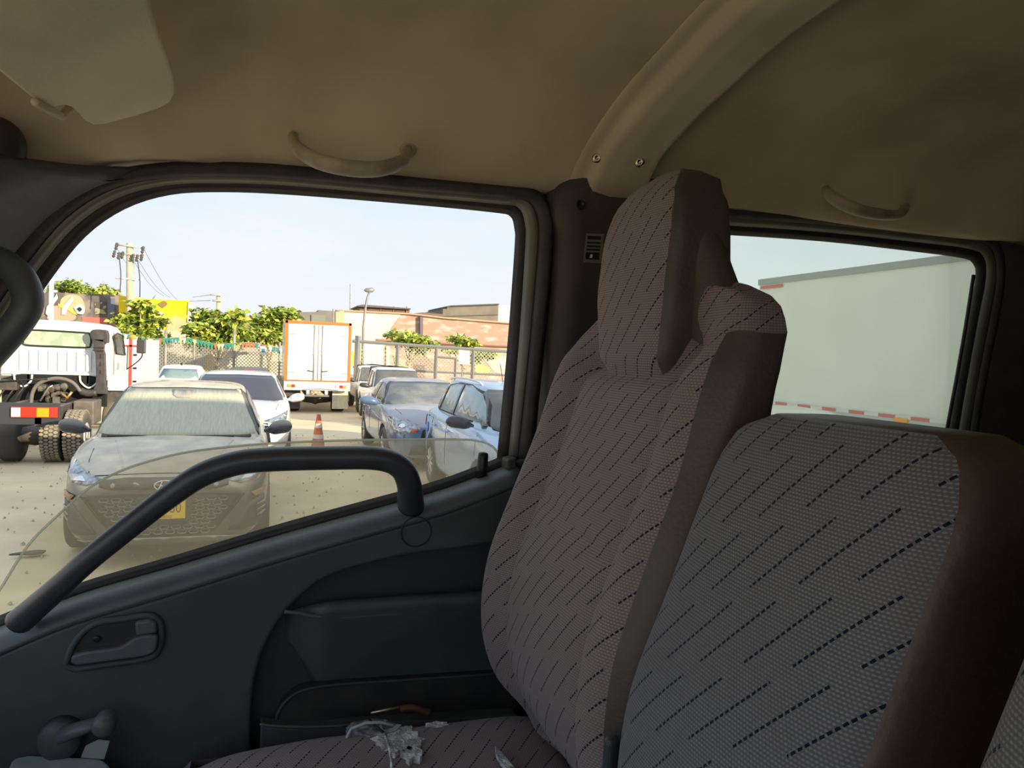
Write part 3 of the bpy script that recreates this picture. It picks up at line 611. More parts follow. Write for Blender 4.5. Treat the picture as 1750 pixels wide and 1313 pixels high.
# driver's seat
dsv = empty('driver_seat', (.40, .03, 1.3), label="driver's seat back in grey cloth at the right border", cat='seat')
seat_rows(dsv, zs[:60], lambda z: fx(z)-.052, lambda yn, z: -.012*math.exp(-((abs(yn)-.8)/.2)**2), lambda z: .14,
          lambda z: .30 if z < 1.7 else .30-.05*(z-1.7), lambda z: -.22, m_fab2, m_vinyl, seams=(-.6, .6), edge=.97, fcap=.95, nexp=5, uvo=(.02, .03))
cushion(dsv, -.05, .42, -.21, .29, 1.10, 1.22, m_fab2, m_vinyl)
box('seat_base', *[tuple(local(dsv, [Vector(p)])[0]) for p in ((0, -.18, .85), (.42, .26, 1.12))], m_black, dsv)
# grey console box and a pale card at the lower left corner
cb = empty('storage_box', PZ(100, 1320, 1.30), label='grey vinyl storage box at the foot of the door', cat='box')
lid = cr2([(12, 1330), (20, 1300), (42, 1292), (60, 1291), (130, 1294), (170, 1296), (190, 1312), (200, 1340), (150, 1420), (20, 1420)], 4)
prism('lid', local(cb, [PZ(x, y, 1.30) for x, y in lid]), (0, 0, -.03), mat('grey vinyl', (.30, .34, .34), .6, c2=(.24, .27, .27), scale=20), cb, bevel=.01, seg=3)
prism('body', local(cb, [PZ(x, y, 1.285) for x, y in ((30, 1320), (165, 1322), (170, 1420), (40, 1420))]), (0, 0, -.43), m_trim, cb)
prism('paper_card', [PZ(x, y, z) for x, y, z in ((138, 1295, 1.302), (146, 1276, 1.325), (168, 1266, 1.34), (187, 1268, 1.34), (178, 1298, 1.302))], (0, .003, 0), mat('pale card', (.34, .38, .36), .7), label='pale card standing on the grey storage box', category='card')

# parts of the cab beside and ahead of the camera
prism('dashboard', [(-.62, -.45, .85), (-.5, -.45, .95), (-.47, -.45, 1.36), (-.56, -.45, 1.44), (-.95, -.45, 1.46), (-.95, -.45, .85)], (0, 1.78, 0), m_trim, bevel=.02, seg=3, label='dark grey dashboard ahead of the seats', category='dashboard')
dd = empty('door_2', (.1, -.46, 1.2), kind='structure', label="driver's door with its window open, behind the camera", cat='door')
prism('main_panel', local(dd, [Vector(p) for p in ((-.6, -.48, .82), (-.6, -.48, 1.45), (.45, -.48, 1.66), (.6, -.48, 1.7), (.6, -.48, .82))]), (0, .04, 0), m_panel, dd, bevel=.01)
prism('rear_side', [(.6, -.5, .82), (.6, -.5, 2.44), (.72, -.5, 2.44), (1.95, -.5, 2.40), (1.95, -.5, .82)], (0, .03, 0), m_pill, label="driver's side rear side of the cab, closed and dark", category='wall', kind='structure').name = 'wall_left'  # left windowless to stop sun coming in behind the driver
prism('roof_rail', [(-.6, -.5, 2.2), (-.6, -.5, 2.44), (1.95, -.5, 2.44), (1.95, -.5, 2.22)], (0, .03, 0), m_head, label="headliner rail above the driver's door", category='trim', kind='structure').name = 'trim_3'  # put in to stop sun entering over the driver's window
# ================================================================== THE YARD OUTSIDE
def gz(Y):
    t = min(1, max(0, (Y-16)/11)); return -.45*t*t*(3-2*t)
m_ground = mat('dusty ground', (.90, .72, .47), .95, c2=(.76, .60, .39), scale=1.3, lo=.35, hi=.7, bump=.6, bscale=9, detail=9, spec=.1)
def gpt(u, v):
    Y = -20+v**2.0*240; X = (u-.5)*(60+v*400)
    h = .012*math.sin(X*1.7+Y*.9)*math.sin(Y*1.3-X*.4) if Y < 30 else 0
    return Vector((X, Y, gz(Y)+h-.012))
grid('ground', gpt, 60, 110, m_ground, kind='structure', label='bare sandy yard of packed dirt', category='ground')
m_stone = mat('small stones', (.42, .36, .27), .9)
rs = random.Random(4); mb = MB()
for k in range(900):
    Y = 5+rs.random()**1.5*12; X = rs.uniform(-4.5, 3); r = rs.uniform(.006, .02); z = gz(Y)
    a = rs.random()*6
    mb.add([(X+r*math.cos(a), Y+r*math.sin(a), z-.01), (X-r*math.sin(a)*1.3, Y+r, z-.01), (X-r*math.cos(a), Y-r, z-.01), (X+r*.2, Y+r*.1, z+r*.7), (X+r, Y-r, z-.01)], [(0, 1, 3), (1, 2, 3), (2, 4, 3), (4, 0, 3)])
mb.build('gravel', m_stone, kind='stuff', label='loose pebbles scattered over the sandy yard', category='gravel')
c = PZ(45, 943, .03)
prism('rag', [c+Vector(p) for p in ((-.13, -.03, 0), (-.02, .04, 0), (.05, .08, 0), (.14, .06, 0), (.13, -.02, 0), (.04, -.05, 0), (-.03, -.03, 0))], (0, 0, .02), mat('rag grey', (.14, .13, .12), .9), bevel=.008, label='dark crumpled scrap lying on the dirt at the left', category='litter').location.z = -.025

# ---- patches laid on a body: outline in a view plane, dropped onto the body surface
def patch(name, bvh, pts, view, off, m, parent, thick=.006, cuts=2, smooth=True, **kw):
    bm = bmesh.new(); vs = []
    for (a, b) in pts: vs.append(bm.verts.new((0, a, b) if view in 'xX' else (a, 0, b)))
    f = bm.faces.new(vs); bmesh.ops.triangulate(bm, faces=[f])
    for _ in range(cuts):
        es = [e for e in bm.edges if e.calc_length() > .09]
        if es: bmesh.ops.subdivide_edges(bm, edges=es, cuts=1, use_grid_fill=False); bmesh.ops.triangulate(bm, faces=bm.faces[:])
    for v in bm.verts:
        if view == 'x': o = Vector((-3, v.co.y, v.co.z)); d = Vector((1, 0, 0))
        elif view == 'X': o = Vector((9, v.co.y, v.co.z)); o.y = v.co.y; d = Vector((-1, 0, 0))
        elif view == '+': o = Vector((v.co.x, 4, v.co.z)); d = Vector((0, -1, 0))
        else: o = Vector((v.co.x, -4, v.co.z)); d = Vector((0, 1, 0))
        h = bvh.ray_cast(o, d)
        if h[0] is None:
            q = bvh.find_nearest(o+d*3.6); h = (q[0], q[1])
        nn = h[1]
        if nn.dot(d) > 0: nn = -nn
        v.co = h[0]+(nn*.7-d*.3).normalized()*off
    me = bpy.data.meshes.new(name); bmesh.ops.recalc_face_normals(bm, faces=bm.faces); bm.to_mesh(me); bm.free()
    me.materials.append(m)
    if smooth: me.polygons.foreach_set('use_smooth', [True]*len(me.polygons))
    o = bpy.data.objects.new(name, me); COL.objects.link(o); o.parent = parent
    md = o.modifiers.new('thick', 'SOLIDIFY'); md.thickness = thick; md.offset = 0
    return tag(o, **kw)
def sidepath(bvh, pts, side, off):
    out = []
    for (x, z) in pts:
        o = Vector((x, 4*side, z)); d = Vector((0, -side, 0)); h = bvh.ray_cast(o, d)
        p = h[0] if h[0] else bvh.find_nearest(o+d*3.5)[0]
        out.append(p+Vector((0, side*off, 0)))
    return out
def frontpath(bvh, pts, off, back=False):
    out = []
    for (y, z) in pts:
        o = Vector((9 if back else -3, y, z)); d = Vector((-1 if back else 1, 0, 0)); h = bvh.ray_cast(o, d)
        p = h[0] if h[0] else bvh.find_nearest(o+d*3)[0]
        out.append(p-d*off)
    return out
m_tyre = mat('tyre rubber', (.05, .047, .043), .85, dust=(.42, .36, .27), dustamt=.4)
m_rim = mat('alloy rim', (.6, .6, .6), .3, .8)
m_arch = mat('wheel arch black', (.01, .01, .01), .9)
m_dglass = mat('dark car glass', (.035, .042, .05), .08, spec=.8, dust=(.4, .37, .3), dustamt=.25)
m_lamp = mat('clear lamp', (.55, .57, .58), .08, .6, c2=(.2, .21, .22), scale=18)
m_red = mat('red lamp', (.65, .03, .02), .25); m_amber = mat('amber lamp', (.85, .35, .04), .25)
m_bplas = mat('bumper black plastic', (.03, .032, .035), .55, dust=(.38, .34, .27), dustamt=.35)
m_wiper = mat('wiper black', (.02, .02, .02), .5)
def wheel(parent, x, y, r, w, side, name='wheel', spokes=5):
    g = MB().lathe([(r*.60, -w/2), (r*.9, -w/2), (r, -w/2+.03), (r, w/2-.03), (r*.9, w/2), (r*.62, w/2), (r*.6, w/2-.03)], (x, y, r), (0, side, 0), 30).build(name, m_tyre, parent, smooth=True)
    MB().lathe([(r*.12, w/2-.012), (r*.16, w/2-.03), (r*.5, w/2-.05), (r*.56, w/2-.03), (r*.63, w/2-.004), (r*.63, w/2-.05)], (x, y, r), (0, side, 0), 30).build('rim', m_rim, g, smooth=True)
    mb = MB()
    for k in range(spokes*2):
        a = 2*PI*k/(spokes*2)+.2; c, s = math.cos(a), math.sin(a); p = Vector((x, y+side*(w/2-.015), r))
        mb.tube([p+Vector((c*r*.12, 0, s*r*.12)), p+Vector((c*r*.58, 0, s*r*.58))], r*.045, 6)
    mb.build('spokes', m_rim, g)
    return g
def bodymesh(L, W, tab_w, tab_s, tab_c, zb, gh, wheels, wr, nst=34):
    """lower shell plus greenhouse in one mesh; returns verts, faces of the lower shell and of the greenhouse"""
    st = [0, .02, .06, .12, .2, .3]+[.3+(L-.6)*i/(nst-12) for i in range(1, nst-12)]+[L-.3, L-.2, L-.12, L-.06, L-.02, L]
    V = []; Fc = []
    half = []
    for x in st:
        w = W/2*cinterp(tab_w, x/L); s = cinterp(tab_s, x/L); c = cinterp(tab_c, x/L)
        b = zb+.10*max(0, 1-x/.25)*0+.06*max(0, 1-(L-x)/.4)
        r = [(w*.55, b), (w*.9, b+.02), (w*.975, b+.10), (w, b+.28), (w, (s+b)/2+.08), (w*.985, s-.10), (w*.955, s-.03), (w*.90, s), (w*.62, lerp(s, c, .75)), (w*.3, lerp(s, c, .96)), (0, c)]
        ring = [(0, b)]+r+[(-y, z) for (y, z) in r[-2::-1]]
        half.append(ring)
    n = len(half[0])
    for x, ring in zip(st, half):
        for (y, z) in ring: V.append((x, y, z))
    for i in range(len(st)-1):
        for k in range(n): Fc.append([i*n+k, i*n+(k+1) % n, (i+1)*n+(k+1) % n, (i+1)*n+k])
    Fc.append(list(range(n))[::-1]); Fc.append([(len(st)-1)*n+k for k in range(n)])
    # greenhouse
    G = []; GF = []; m = 44
    ts = [-.25, 0, .12, .25, .4, .55, .7, .82, .9, .96, 1.0]
    rows = []
    for t in ts:
        rows.append((lerp(gh['xw0'], gh['xw1'], t), lerp(gh['xr0'], gh['xr1'], t), lerp(gh['wb'], gh['wt'], max(t, 0)**1.25 if t > 0 else t), gh['zb']+(gh['zt']-gh['zb'])*(t if t < .9 else .9+(t-.9)*.8)))
    for (q, dz) in ((.93, .025), (.80, .042), (.6, .055), (.3, .062)):
        x0, x1, w_, z_ = rows[len(ts)-1]; cx = (x0+x1)/2
        rows.append((cx+(x0-cx)*q, cx+(x1-cx)*q, w_*q, z_+dz))
    for (x0, x1, w_, z_) in rows:
        cx, a = (x0+x1)/2, (x1-x0)/2
        for k in range(m):
            th = 2*PI*k/m; c, s = math.cos(th), math.sin(th); e = 2/gh.get('n', 5)
            X = cx+a*sgn(c)*abs(c)**e; Yy = w_*sgn(s)*abs(s)**e
            G.append((X, Yy, z_+gh.get('tilt', 0)*(X-cx)))
    for j in range(len(rows)-1):
        for k in range(m): GF.append([j*m+k, j*m+(k+1) % m, (j+1)*m+(k+1) % m, (j+1)*m+k])
    GF.append([(len(rows)-1)*m+k for k in range(m)])
    return V, Fc, G, GF
def apply_mods(o):
    dg = bpy.context.evaluated_depsgraph_get(); me = bpy.data.meshes.new_from_object(o.evaluated_get(dg)); o.modifiers.clear(); o.data = me
def car(name, loc, rz, L, W, tabs, gh, wheels, wr, paint, zb=.2, arches=True, **kw):
    root = empty(name, loc, rz, **kw)
    V, Fc, G, GF = bodymesh(L, W, *tabs, zb, gh, wheels, wr)
    low = obj('body', V, Fc, paint, None, smooth=True, sub=1)
    if arches:
        mb = MB()
        for x in wheels:
            for sd_ in (-1, 1): mb.lathe([(wr*1.16, -.2), (wr*1.16, .3)], (x, sd_*(W/2-.02), wr*1.02), (0, sd_, 0), 28)
        cut = mb.build('cutter', m_arch); b = low.modifiers.new('b', 'BOOLEAN'); b.object = cut; b.operation = 'DIFFERENCE'; b.solver = 'FAST'
        apply_mods(low); bpy.data.objects.remove(cut)
    else: apply_mods(low)
    gr = obj('cabin', G, GF, paint, None, smooth=True, sub=1); apply_mods(gr)
    low.parent = root; gr.parent = root
    dg = None
    def bv(o): return BVHTree.FromPolygons([v.co.copy() for v in o.data.vertices], [list(p.vertices) for p in o.data.polygons])
    bl, bg_ = bv(low), bv(gr)
    for x in wheels:
        for s_ in (-1, 1): wheel(root, x, s_*(W/2-.115), wr, .2, s_)
    return root, low, gr, bl, bg_
def mirror_(parent, x, side, y, z, m, sz=1.0):
    g = MB(); prof = []
    for k in range(9):
        t = k/8; prof.append(t)
    P = [Vector((x, side*(y-.02), z-.03)), Vector((x-.02, side*(y+.06), z-.01)), Vector((x-.03, side*(y+.14*sz), z+.015)), Vector((x-.02, side*(y+.22*sz), z+.02)), Vector((x, side*(y+.27*sz), z+.015))]
    o = MB().tube(crs(P, 4), [.018, .022, .03, .045, .058, .066, .07, .072, .073, .073, .072, .07, .066, .06, .05, .035, .015][:17], 12).build('wing_mirror', m, parent, smooth=True)
    for v in o.data.vertices: v.co.x = x+(v.co.x-x)*1.1
    return o
def seam(name, path, m, parent, r=.004): return tube(name, path, r, m, parent, seg=5)

# ================= black dusty sedan facing the camera
DUST = (.76, .64, .48)
p_black = mat('black paint under dust', (.012, .016, .028), .18, dust=DUST, dustamt=.85, coat=.4)
m_wsdust = mat('dusty windscreen', (.54, .53, .40), .6, c2=(.44, .43, .34), scale=7, stretch=(1, 8, 1.2), lo=.35, hi=.7, detail=8)
m_wsdust2 = mat('dusty windscreen top', (.40, .37, .32), .7, c2=(.3, .29, .26), scale=9, stretch=(1, 6, 1))
T_w = [(0, .72), (.02, .80), (.05, .88), (.12, .95), (.25, .99), (.5, 1), (.8, .98), (.93, .93), (1, .78)]
T_s = [(0, .66), (.02, .74), (.06, .82), (.15, .90), (.26, .95), (.6, .97), (.85, 1.0), (.97, .97), (1, .85)]
T_c = [(0, .70), (.02, .77), (.06, .85), (.15, .93), (.26, 1.0), (.6, 1.0), (.85, 1.06), (.97, 1.04), (1, .9)]
GH = dict(xw0=1.02, xw1=1.98, xr0=4.15, xr1=3.25, wb=.80, wt=.60, zb=.93, zt=1.41, n=6)
RZ = math.radians(90)
k1, low, gr, bl, bg_ = car('sedan', (-.78, 6.95, 0), RZ+.022, 4.4, 1.76, (T_w, T_s, T_c), GH, (.86, 3.5), .31, p_black, zb=.19, label='black sedan under thick tan dust, facing the door window', cat='car')
def ws_out(y0, y1, z0, z1, r=.06):
    return [(-y0, z0), (0, z0-.0), (y0, z0), (y0-.01, z0+.06), (lerp(y0, y1, .5), (z0+z1)/2), (y1+.02, z1-.05), (y1-.03, z1), (0, z1+.012), (-y1+.03, z1), (-y1-.02, z1-.05), (-lerp(y0, y1, .5), (z0+z1)/2), (-y0+.01, z0+.06)]
patch('windscreen_surround', bg_, ws_out(.765, .60, .965, 1.405), 'x', .004, m_bplas, k1, cuts=3)
patch('windscreen', bg_, ws_out(.72, .565, .99, 1.39), 'x', .011, m_wsdust, k1, cuts=3)
patch('sensor_shade', bg_, [(-.12, 1.385), (.12, 1.385), (.10, 1.33), (.06, 1.31), (-.06, 1.31), (-.10, 1.33)], 'x', .018, m_wsdust2, k1)
for s_ in (-1, 1):
    patch('side_window', bg_, [(1.62, 1.02), (2.0, 1.30), (2.35, 1.36), (2.5, 1.36), (2.5, 1.02)], '+' if s_ > 0 else '-', .008, m_dglass, k1)
    patch('side_window', bg_, [(2.55, 1.02), (2.55, 1.36), (2.95, 1.35), (3.35, 1.22), (3.5, 1.04)], '+' if s_ > 0 else '-', .008, m_dglass, k1)
    mr = mirror_(k1, 1.52, s_, .84, 1.03, mat('mirror black', (.03, .04, .06), .2, dust=DUST, dustamt=.3), .95)
    seam('hood_line', frontpath(bl, [(s_*.60, .79), (s_*.64, .86), (s_*.66, .92)], .002), m_wiper, k1)
    hl = patch('headlight', bl, [(s_*.46, .735), (s_*.60, .70), (s_*.74, .715), (s_*.79, .76), (s_*.80, .86), (s_*.73, .85), (s_*.62, .79)], 'x', .008, m_lamp, k1)
    patch('lamp_lens', bl, [(s_*.60, .725), (s_*.70, .73), (s_*.72, .77), (s_*.64, .765)], 'x', .02, m_chrome, hl, cuts=1)
    patch('indicator', bl, [(s_*.68, .62), (s_*.80, .63), (s_*.79, .58), (s_*.72, .575)], 'x', .012, mat('dusty amber', (.42, .22, .13), .4), k1)
    patch('side_intake', bl, [(s_*.50, .30), (s_*.68, .54), (s_*.80, .56), (s_*.81, .40), (s_*.76, .30)], 'x', .006, m_bplas, k1)
    for q in range(3): patch('intake_slat', bl, [(s_*.73, .50-q*.05), (s_*.80, .505-q*.05), (s_*.80, .49-q*.05), (s_*.73, .485-q*.05)], 'x', .018, p_black, k1, cuts=0)
seam('bonnet_gap', frontpath(bl, [(y, .785-.02*(y/.6)**2) for y in [-.6+.1*i for i in range(13)]], .002), m_wiper, k1, .005)
def toppath(bvh, pts, off):
    out = []
    for (x, y) in pts:
        h = bvh.ray_cast(Vector((x, y, 3)), Vector((0, 0, -1))); out.append(h[0]+Vector((0, 0, off)))
    return out
for s_ in (-1, 1): seam('bonnet_crease', toppath(bl, [(.16+.1*i, s_*(.34+.022*i)) for i in range(9)], -.003), p_black, k1, .009)
patch('upper_grille', bl, [(-.50, .735), (-.50, .69), (-.40, .665), (.40, .665), (.50, .69), (.50, .735), (.3, .755), (-.3, .755)], 'x', .006, m_bplas, k1)
patch('main_grille', bl, [(-.64, .615), (-.60, .60), (-.40, .30), (-.2, .27), (.2, .27), (.40, .30), (.60, .60), (.64, .615), (.3, .63), (-.3, .63)], 'x', .006, m_black, k1)
# hexagon cells of the grille
m_hex = mat('grille cell plastic', (.11, .12, .12), .45, dust=DUST, dustamt=.5)
def hexmesh(w, h):
    mb = MB(); P = [(-w, 0), (-w*.6, h), (w*.6, h), (w, 0), (w*.6, -h), (-w*.6, -h)]
    v = [(0, a, b) for a, b in P]+[(.018, a*.72, b*.55) for a, b in P]+[(-.004, a, b) for a, b in P]
    return v, [[i, (i+1) % 6, 6+(i+1) % 6, 6+i] for i in range(6)]+[[i, (i+1) % 6, 12+(i+1) % 6, 12+i] for i in range(6)]
hv, hf = hexmesh(.040, .017); hm = None
for r_ in range(8):
    z = .585-r_*.040; half = lerp(.50, .36, r_/7); nn = int(half/.046)
    for c_ in range(-nn, nn+1):
        y = c_*.092+(.046 if r_ % 2 else 0)
        if abs(y) > half or (abs(y) < .17 and z > .36): continue
        if hm is None:
            o = obj('grille_cell', hv, hf, m_hex, k1, thick=.004); hm = o
        else: o = hm.copy(); COL.objects.link(o)
        p = frontpath(bl, [(y, z)], .016)[0]; o.location = p
        yaw = (frontpath(bl, [(y+.03, z)], 0)[0]-frontpath(bl, [(y-.03, z)], 0)[0]); o.rotation_euler = (0, 0, math.atan2(yaw.y, yaw.x)-PI/2)
# number plate
pp = frontpath(bl, [(0, .50)], .05)[0]
plt = box('number_plate', (pp.x, -.165, .425), (pp.x+.01, .165, .585), mat('plate yellow', (.90, .58, .01), .4), k1, bevel=.004)
box('plate_mount', (pp.x+.012, -.21, .41), (pp.x+.05, .21, .60), m_bplas, k1)
m_pk = mat('plate black', (.12, .06, .0), .5)
RT = (PI/2, 0, -PI/2)
text('plate_letters', '450', .115, m_pk, plt, (pp.x-.002, -.065, .513), RT, xs=.8)
text('plate_town', 'ENVIGADO', .030, m_pk, plt, (pp.x-.002, .02, .445), RT, xs=1.1)
# oval emblem with slanted H
ep = frontpath(bl, [(0, .70)], .02)[0]
em = tube('emblem', [ep+Vector((0, .082*math.cos(a), .042*math.sin(a))) for a in [2*PI*i/32 for i in range(32)]], .0055, m_chrome, k1, seg=8, closed=True)
tube('emblem_stroke', crs([ep+Vector((0, .050, -.03)), ep+Vector((0, .034, 0)), ep+Vector((0, .022, .036))], 4), .006, m_chrome, em, seg=6)
tube('emblem_stroke', crs([ep+Vector((0, -.022, -.036)), ep+Vector((0, -.034, 0)), ep+Vector((0, -.050, .03))], 4), .006, m_chrome, em, seg=6)
tube('emblem_stroke', crs([ep+Vector((0, .036, .0)), ep+Vector((0, 0, -.005)), ep+Vector((0, -.036, 0))], 4), .006, m_chrome, em, seg=6)
patch('lower_lip', bl, [(-.66, .25), (-.60, .215), (0, .205), (.60, .215), (.66, .25), (.4, .262), (-.4, .262)], 'x', .014, p_black, k1)
for (a, b) in (((.62, .985), (-.02, .965)), ((.16, .975), (-.52, .985))):
    w_ = frontpath(bg_, [(lerp(a[0], b[0], t), lerp(a[1], b[1], t)+.012*math.sin(t*PI)) for t in [i/8 for i in range(9)]], .03)
    tube('wiper', w_, [.007]*8+[.012], m_wiper, k1, seg=6)

# ================= silver sedan behind it
p_silver = mat('white pearl paint', (.72, .73, .74), .25, .1, coat=.5)
GS = dict(xw0=.98, xw1=1.95, xr0=4.2, xr1=3.3, wb=.80, wt=.61, zb=.93, zt=1.37, n=6)
k2, low, gr, bl, bg_ = car('sedan', (-.44, 12.3, 0), RZ, 4.45, 1.76, (T_w, T_s, T_c), GS, (.88, 3.55), .31, p_silver, label='white sedan parked behind the black one, with a dark windscreen', cat='car')
patch('windscreen', bg_, ws_out(.74, .58, .97, 1.355), 'x', .008, mat('dark windscreen', (.06, .06, .085), .15), k2, cuts=3)
for s_ in (-1, 1):
    patch('side_window', bg_, [(1.62, 1.0), (2.0, 1.28), (2.35, 1.33), (2.5, 1.33), (2.5, 1.0)], '+' if s_ > 0 else '-', .008, m_dglass, k2)
    patch('side_window', bg_, [(2.55, 1.0), (2.55, 1.33), (2.95, 1.32), (3.35, 1.2), (3.5, 1.02)], '+' if s_ > 0 else '-', .008, m_dglass, k2)
    mirror_(k2, 1.5, s_, .83, 1.0, mat('mirror white', (.72, .74, .78), .15, .3), 1.0)
    patch('headlight', bl, [(s_*.44, .73), (s_*.60, .69), (s_*.76, .70), (s_*.80, .86), (s_*.62, .79)], 'x', .008, m_lamp, k2)
    seam('hood_line', frontpath(bl, [(s_*.55, .80), (s_*.62, .88), (s_*.66, .94)], .002), m_wiper, k2)
patch('main_grille', bl, [(-.5, .70), (-.55, .4), (.55, .4), (.5, .70)], 'x', .006, m_black, k2)
patch('bumper_intake', bl, [(-.6, .34), (-.5, .25), (.5, .25), (.6, .34)], 'x', .006, m_bplas, k2)

# ================= grey sedan seen from its front corner
p_grey = mat('blue grey metallic paint', (.17, .26, .42), .22, .5, coat=.6, dust=(.56, .47, .38), dustamt=.6)
GG = dict(xw0=1.0, xw1=1.95, xr0=4.0, xr1=3.15, wb=.79, wt=.60, zb=.90, zt=1.34, n=6)
k3, low, gr, bl, bg_ = car('sedan', (2.74, 11.85, 0), RZ, 4.35, 1.74, (T_w, T_s, T_c), GG, (.88, 3.45), .31, p_grey, label='blue grey sedan with clear headlights beside the silver hatchback', cat='car')
m_see = mat('see-through windscreen', (.11, .12, .125), .15, c2=(.24, .24, .22), scale=3, spec=.8)
patch('windscreen_surround', bg_, ws_out(.765, .60, .94, 1.33), 'x', .004, m_bplas, k3, cuts=3)
patch('windscreen', bg_, ws_out(.73, .575, .965, 1.315), 'x', .011, m_see, k3, cuts=3)
for s_ in (-1, 1):
    sg = '+' if s_ > 0 else '-'
    patch('side_window', bg_, [(1.55, .98), (1.75, 1.12), (2.02, 1.26), (2.3, 1.30), (2.42, 1.30), (2.42, .98)], sg, .009, m_dglass, k3)
    patch('side_window', bg_, [(2.47, .98), (2.47, 1.30), (2.9, 1.28), (3.2, 1.2), (3.35, 1.02)], sg, .009, m_dglass, k3)
    for xs_ in (1.28, 2.45, 3.38): seam('door_seam', sidepath(bl, [(xs_+(.25 if xs_ > 3 and z < .6 else 0), z) for z in (.28, .45, .6, .75, .88)], s_, .001), m_wiper, k3)
    seam('crease', sidepath(bl, [(1.0+.1*i, .72+.006*i) for i in range(26)], s_, .0), p_grey, k3, .008)
    for xh in (2.28, 3.15): tube('door_handle', sidepath(bl, [(xh, .80), (xh+.07, .806), (xh+.16, .81)], s_, .018), .012, p_grey, k3, seg=8)
    mirror_(k3, 1.5, s_, .83, 1.0, mat('mirror blue', (.16, .24, .38), .15, .4), 1.25)
    hl = patch('headlight', bl, [(s_*.36, .68), (s_*.46, .60), (s_*.74, .59), (s_*.80, .66), (s_*.81, .82), (s_*.74, .83), (s_*.58, .76)], 'x', .008, m_lamp, k3)
    patch('indicator', bl, [(s_*.40, .665), (s_*.48, .615), (s_*.54, .615), (s_*.52, .68)], 'x', .02, mat('orange lens', (.7, .2, .08), .3), hl, cuts=1)
    MB().lathe([(.0, .03), (.05, .012), (.06, 0)], frontpath(bl, [(s_*.66, .70)], .01)[0], (-1, 0, 0), 16).build('lamp_bowl', m_chrome, hl, smooth=True)
    seam('hood_line', frontpath(bl, [(s_*.42, .73), (s_*.56, .80), (s_*.62, .88), (s_*.66, .93)], .002), m_wiper, k3)
patch('main_grille', bl, [(-.34, .66), (-.38, .52), (.38, .52), (.34, .66)], 'x', .006, m_black, k3)
patch('bumper_intake', bl, [(-.5, .42), (-.56, .26), (.56, .26), (.5, .42)], 'x', .006, m_bplas, k3)
for (a, b) in (((.62, .95), (0, .94)), ((.1, .945), (-.5, .95))): tube('wiper', frontpath(bg_, [(lerp(a[0], b[0], t), lerp(a[1], b[1], t)+.01*math.sin(t*PI)) for t in [i/8 for i in range(9)]], .03), .007, m_wiper, k3, seg=6)

# ================= silver blue hatchback at the right of the window
p_hatch = mat('silver blue paint', (.36, .54, .78), .25, .3, coat=.6, dust=(.60, .56, .5), dustamt=.35)
Tw2 = [(0, .74), (.03, .84), (.08, .92), (.2, .98), (.5, 1), (.85, .98), (.96, .93), (1, .82)]
Ts2 = [(0, .72), (.03, .86), (.12, .95), (.26, 1.02), (.6, 1.05), (.9, 1.08), (1, 1.0)]
Tc2 = [(0, .78), (.03, .92), (.12, 1.02), (.26, 1.08), (.6, 1.1), (.9, 1.12), (1, 1.05)]
GHH = dict(xw0=.60, xw1=1.42, xr0=4.15, xr1=3.75, wb=.80, wt=.62, zb=.98, zt=1.50, n=5)
k4, low, gr, bl, bg_ = car('hatchback', (3.16, 7.3, 0), RZ, 4.2, 1.78, (Tw2, Ts2, Tc2), GHH, (.85, 3.45), .335, p_hatch, label='silver blue hatchback with a round blue sticker on its side', cat='car')
patch('windscreen', bg_, ws_out(.75, .60, 1.04, 1.47), 'x', .008, m_dglass, k4, cuts=3)
for s_ in (-1, 1):
    sg = '+' if s_ > 0 else '-'
    patch('window_surround', bg_, [(1.02, 1.075), (1.28, 1.30), (1.55, 1.44), (2.2, 1.50), (2.8, 1.50), (3.3, 1.45), (3.7, 1.30), (3.85, 1.14), (3.4, 1.08)], sg, .005, m_wiper, k4)
    m_pale = mat('pale reflecting glass', (.30, .38, .40), .12, c2=(.22, .3, .3), scale=2, spec=.8)
    patch('side_window', bg_, [(1.10, 1.095), (1.32, 1.27), (1.60, 1.41), (2.0, 1.475), (2.42, 1.48), (2.42, 1.095)], sg, .013, m_pale, k4)
    patch('side_window', bg_, [(2.50, 1.095), (2.50, 1.48), (2.85, 1.475), (3.2, 1.43), (3.28, 1.10)], sg, .013, m_pale, k4)
    patch('quarter_window', bg_, [(3.33, 1.11), (3.28, 1.41), (3.62, 1.29), (3.76, 1.15)], sg, .013, m_dglass, k4)
    for xs_ in (1.05, 2.46, 3.36): seam('door_seam', sidepath(bl, [(xs_+(.2 if xs_ > 3 and z < .6 else 0), z) for z in (.30, .45, .6, .75, .9, .98)], s_, .001), m_wiper, k4)
    for xh in (2.28, 3.1): tube('door_handle', sidepath(bl, [(xh, .88), (xh+.07, .886), (xh+.16, .89)], s_, .018), .012, p_hatch, k4, seg=8)
    mirror_(k4, 1.28, s_, .85, 1.09, mat('mirror dark', (.06, .055, .06), .25), 1.15)
    tube('roof_rail', [Vector((lerp(1.9, 3.6, t), s_*.56, 1.515+.045*math.sin(PI*t)**.5)) for t in [i/12 for i in range(13)]], .014, mat('roof rail white', (.75, .76, .77), .3, .3), k4, seg=8)
    patch('tail_lamp', bl, [(4.02, .80), (3.98, .96), (4.16, .97), (4.17, .82)], sg, .01, m_red, k4)
    patch('headlight', bl, [(s_*.45, .78), (s_*.6, .70), (s_*.8, .74), (s_*.8, .86), (s_*.6, .86)], 'x', .008, m_lamp, k4)
q = sidepath(bl, [(3.72, .86)], 1, .0)[0]
patch('side_sticker', bl, [(3.72+.085*math.cos(a), .80+.075*math.sin(a)) for a in [2*PI*i/16 for i in range(16)]], '+', .008, mat('sticker blue', (.12, .30, .70), .5), k4, label='round pale blue sticker')
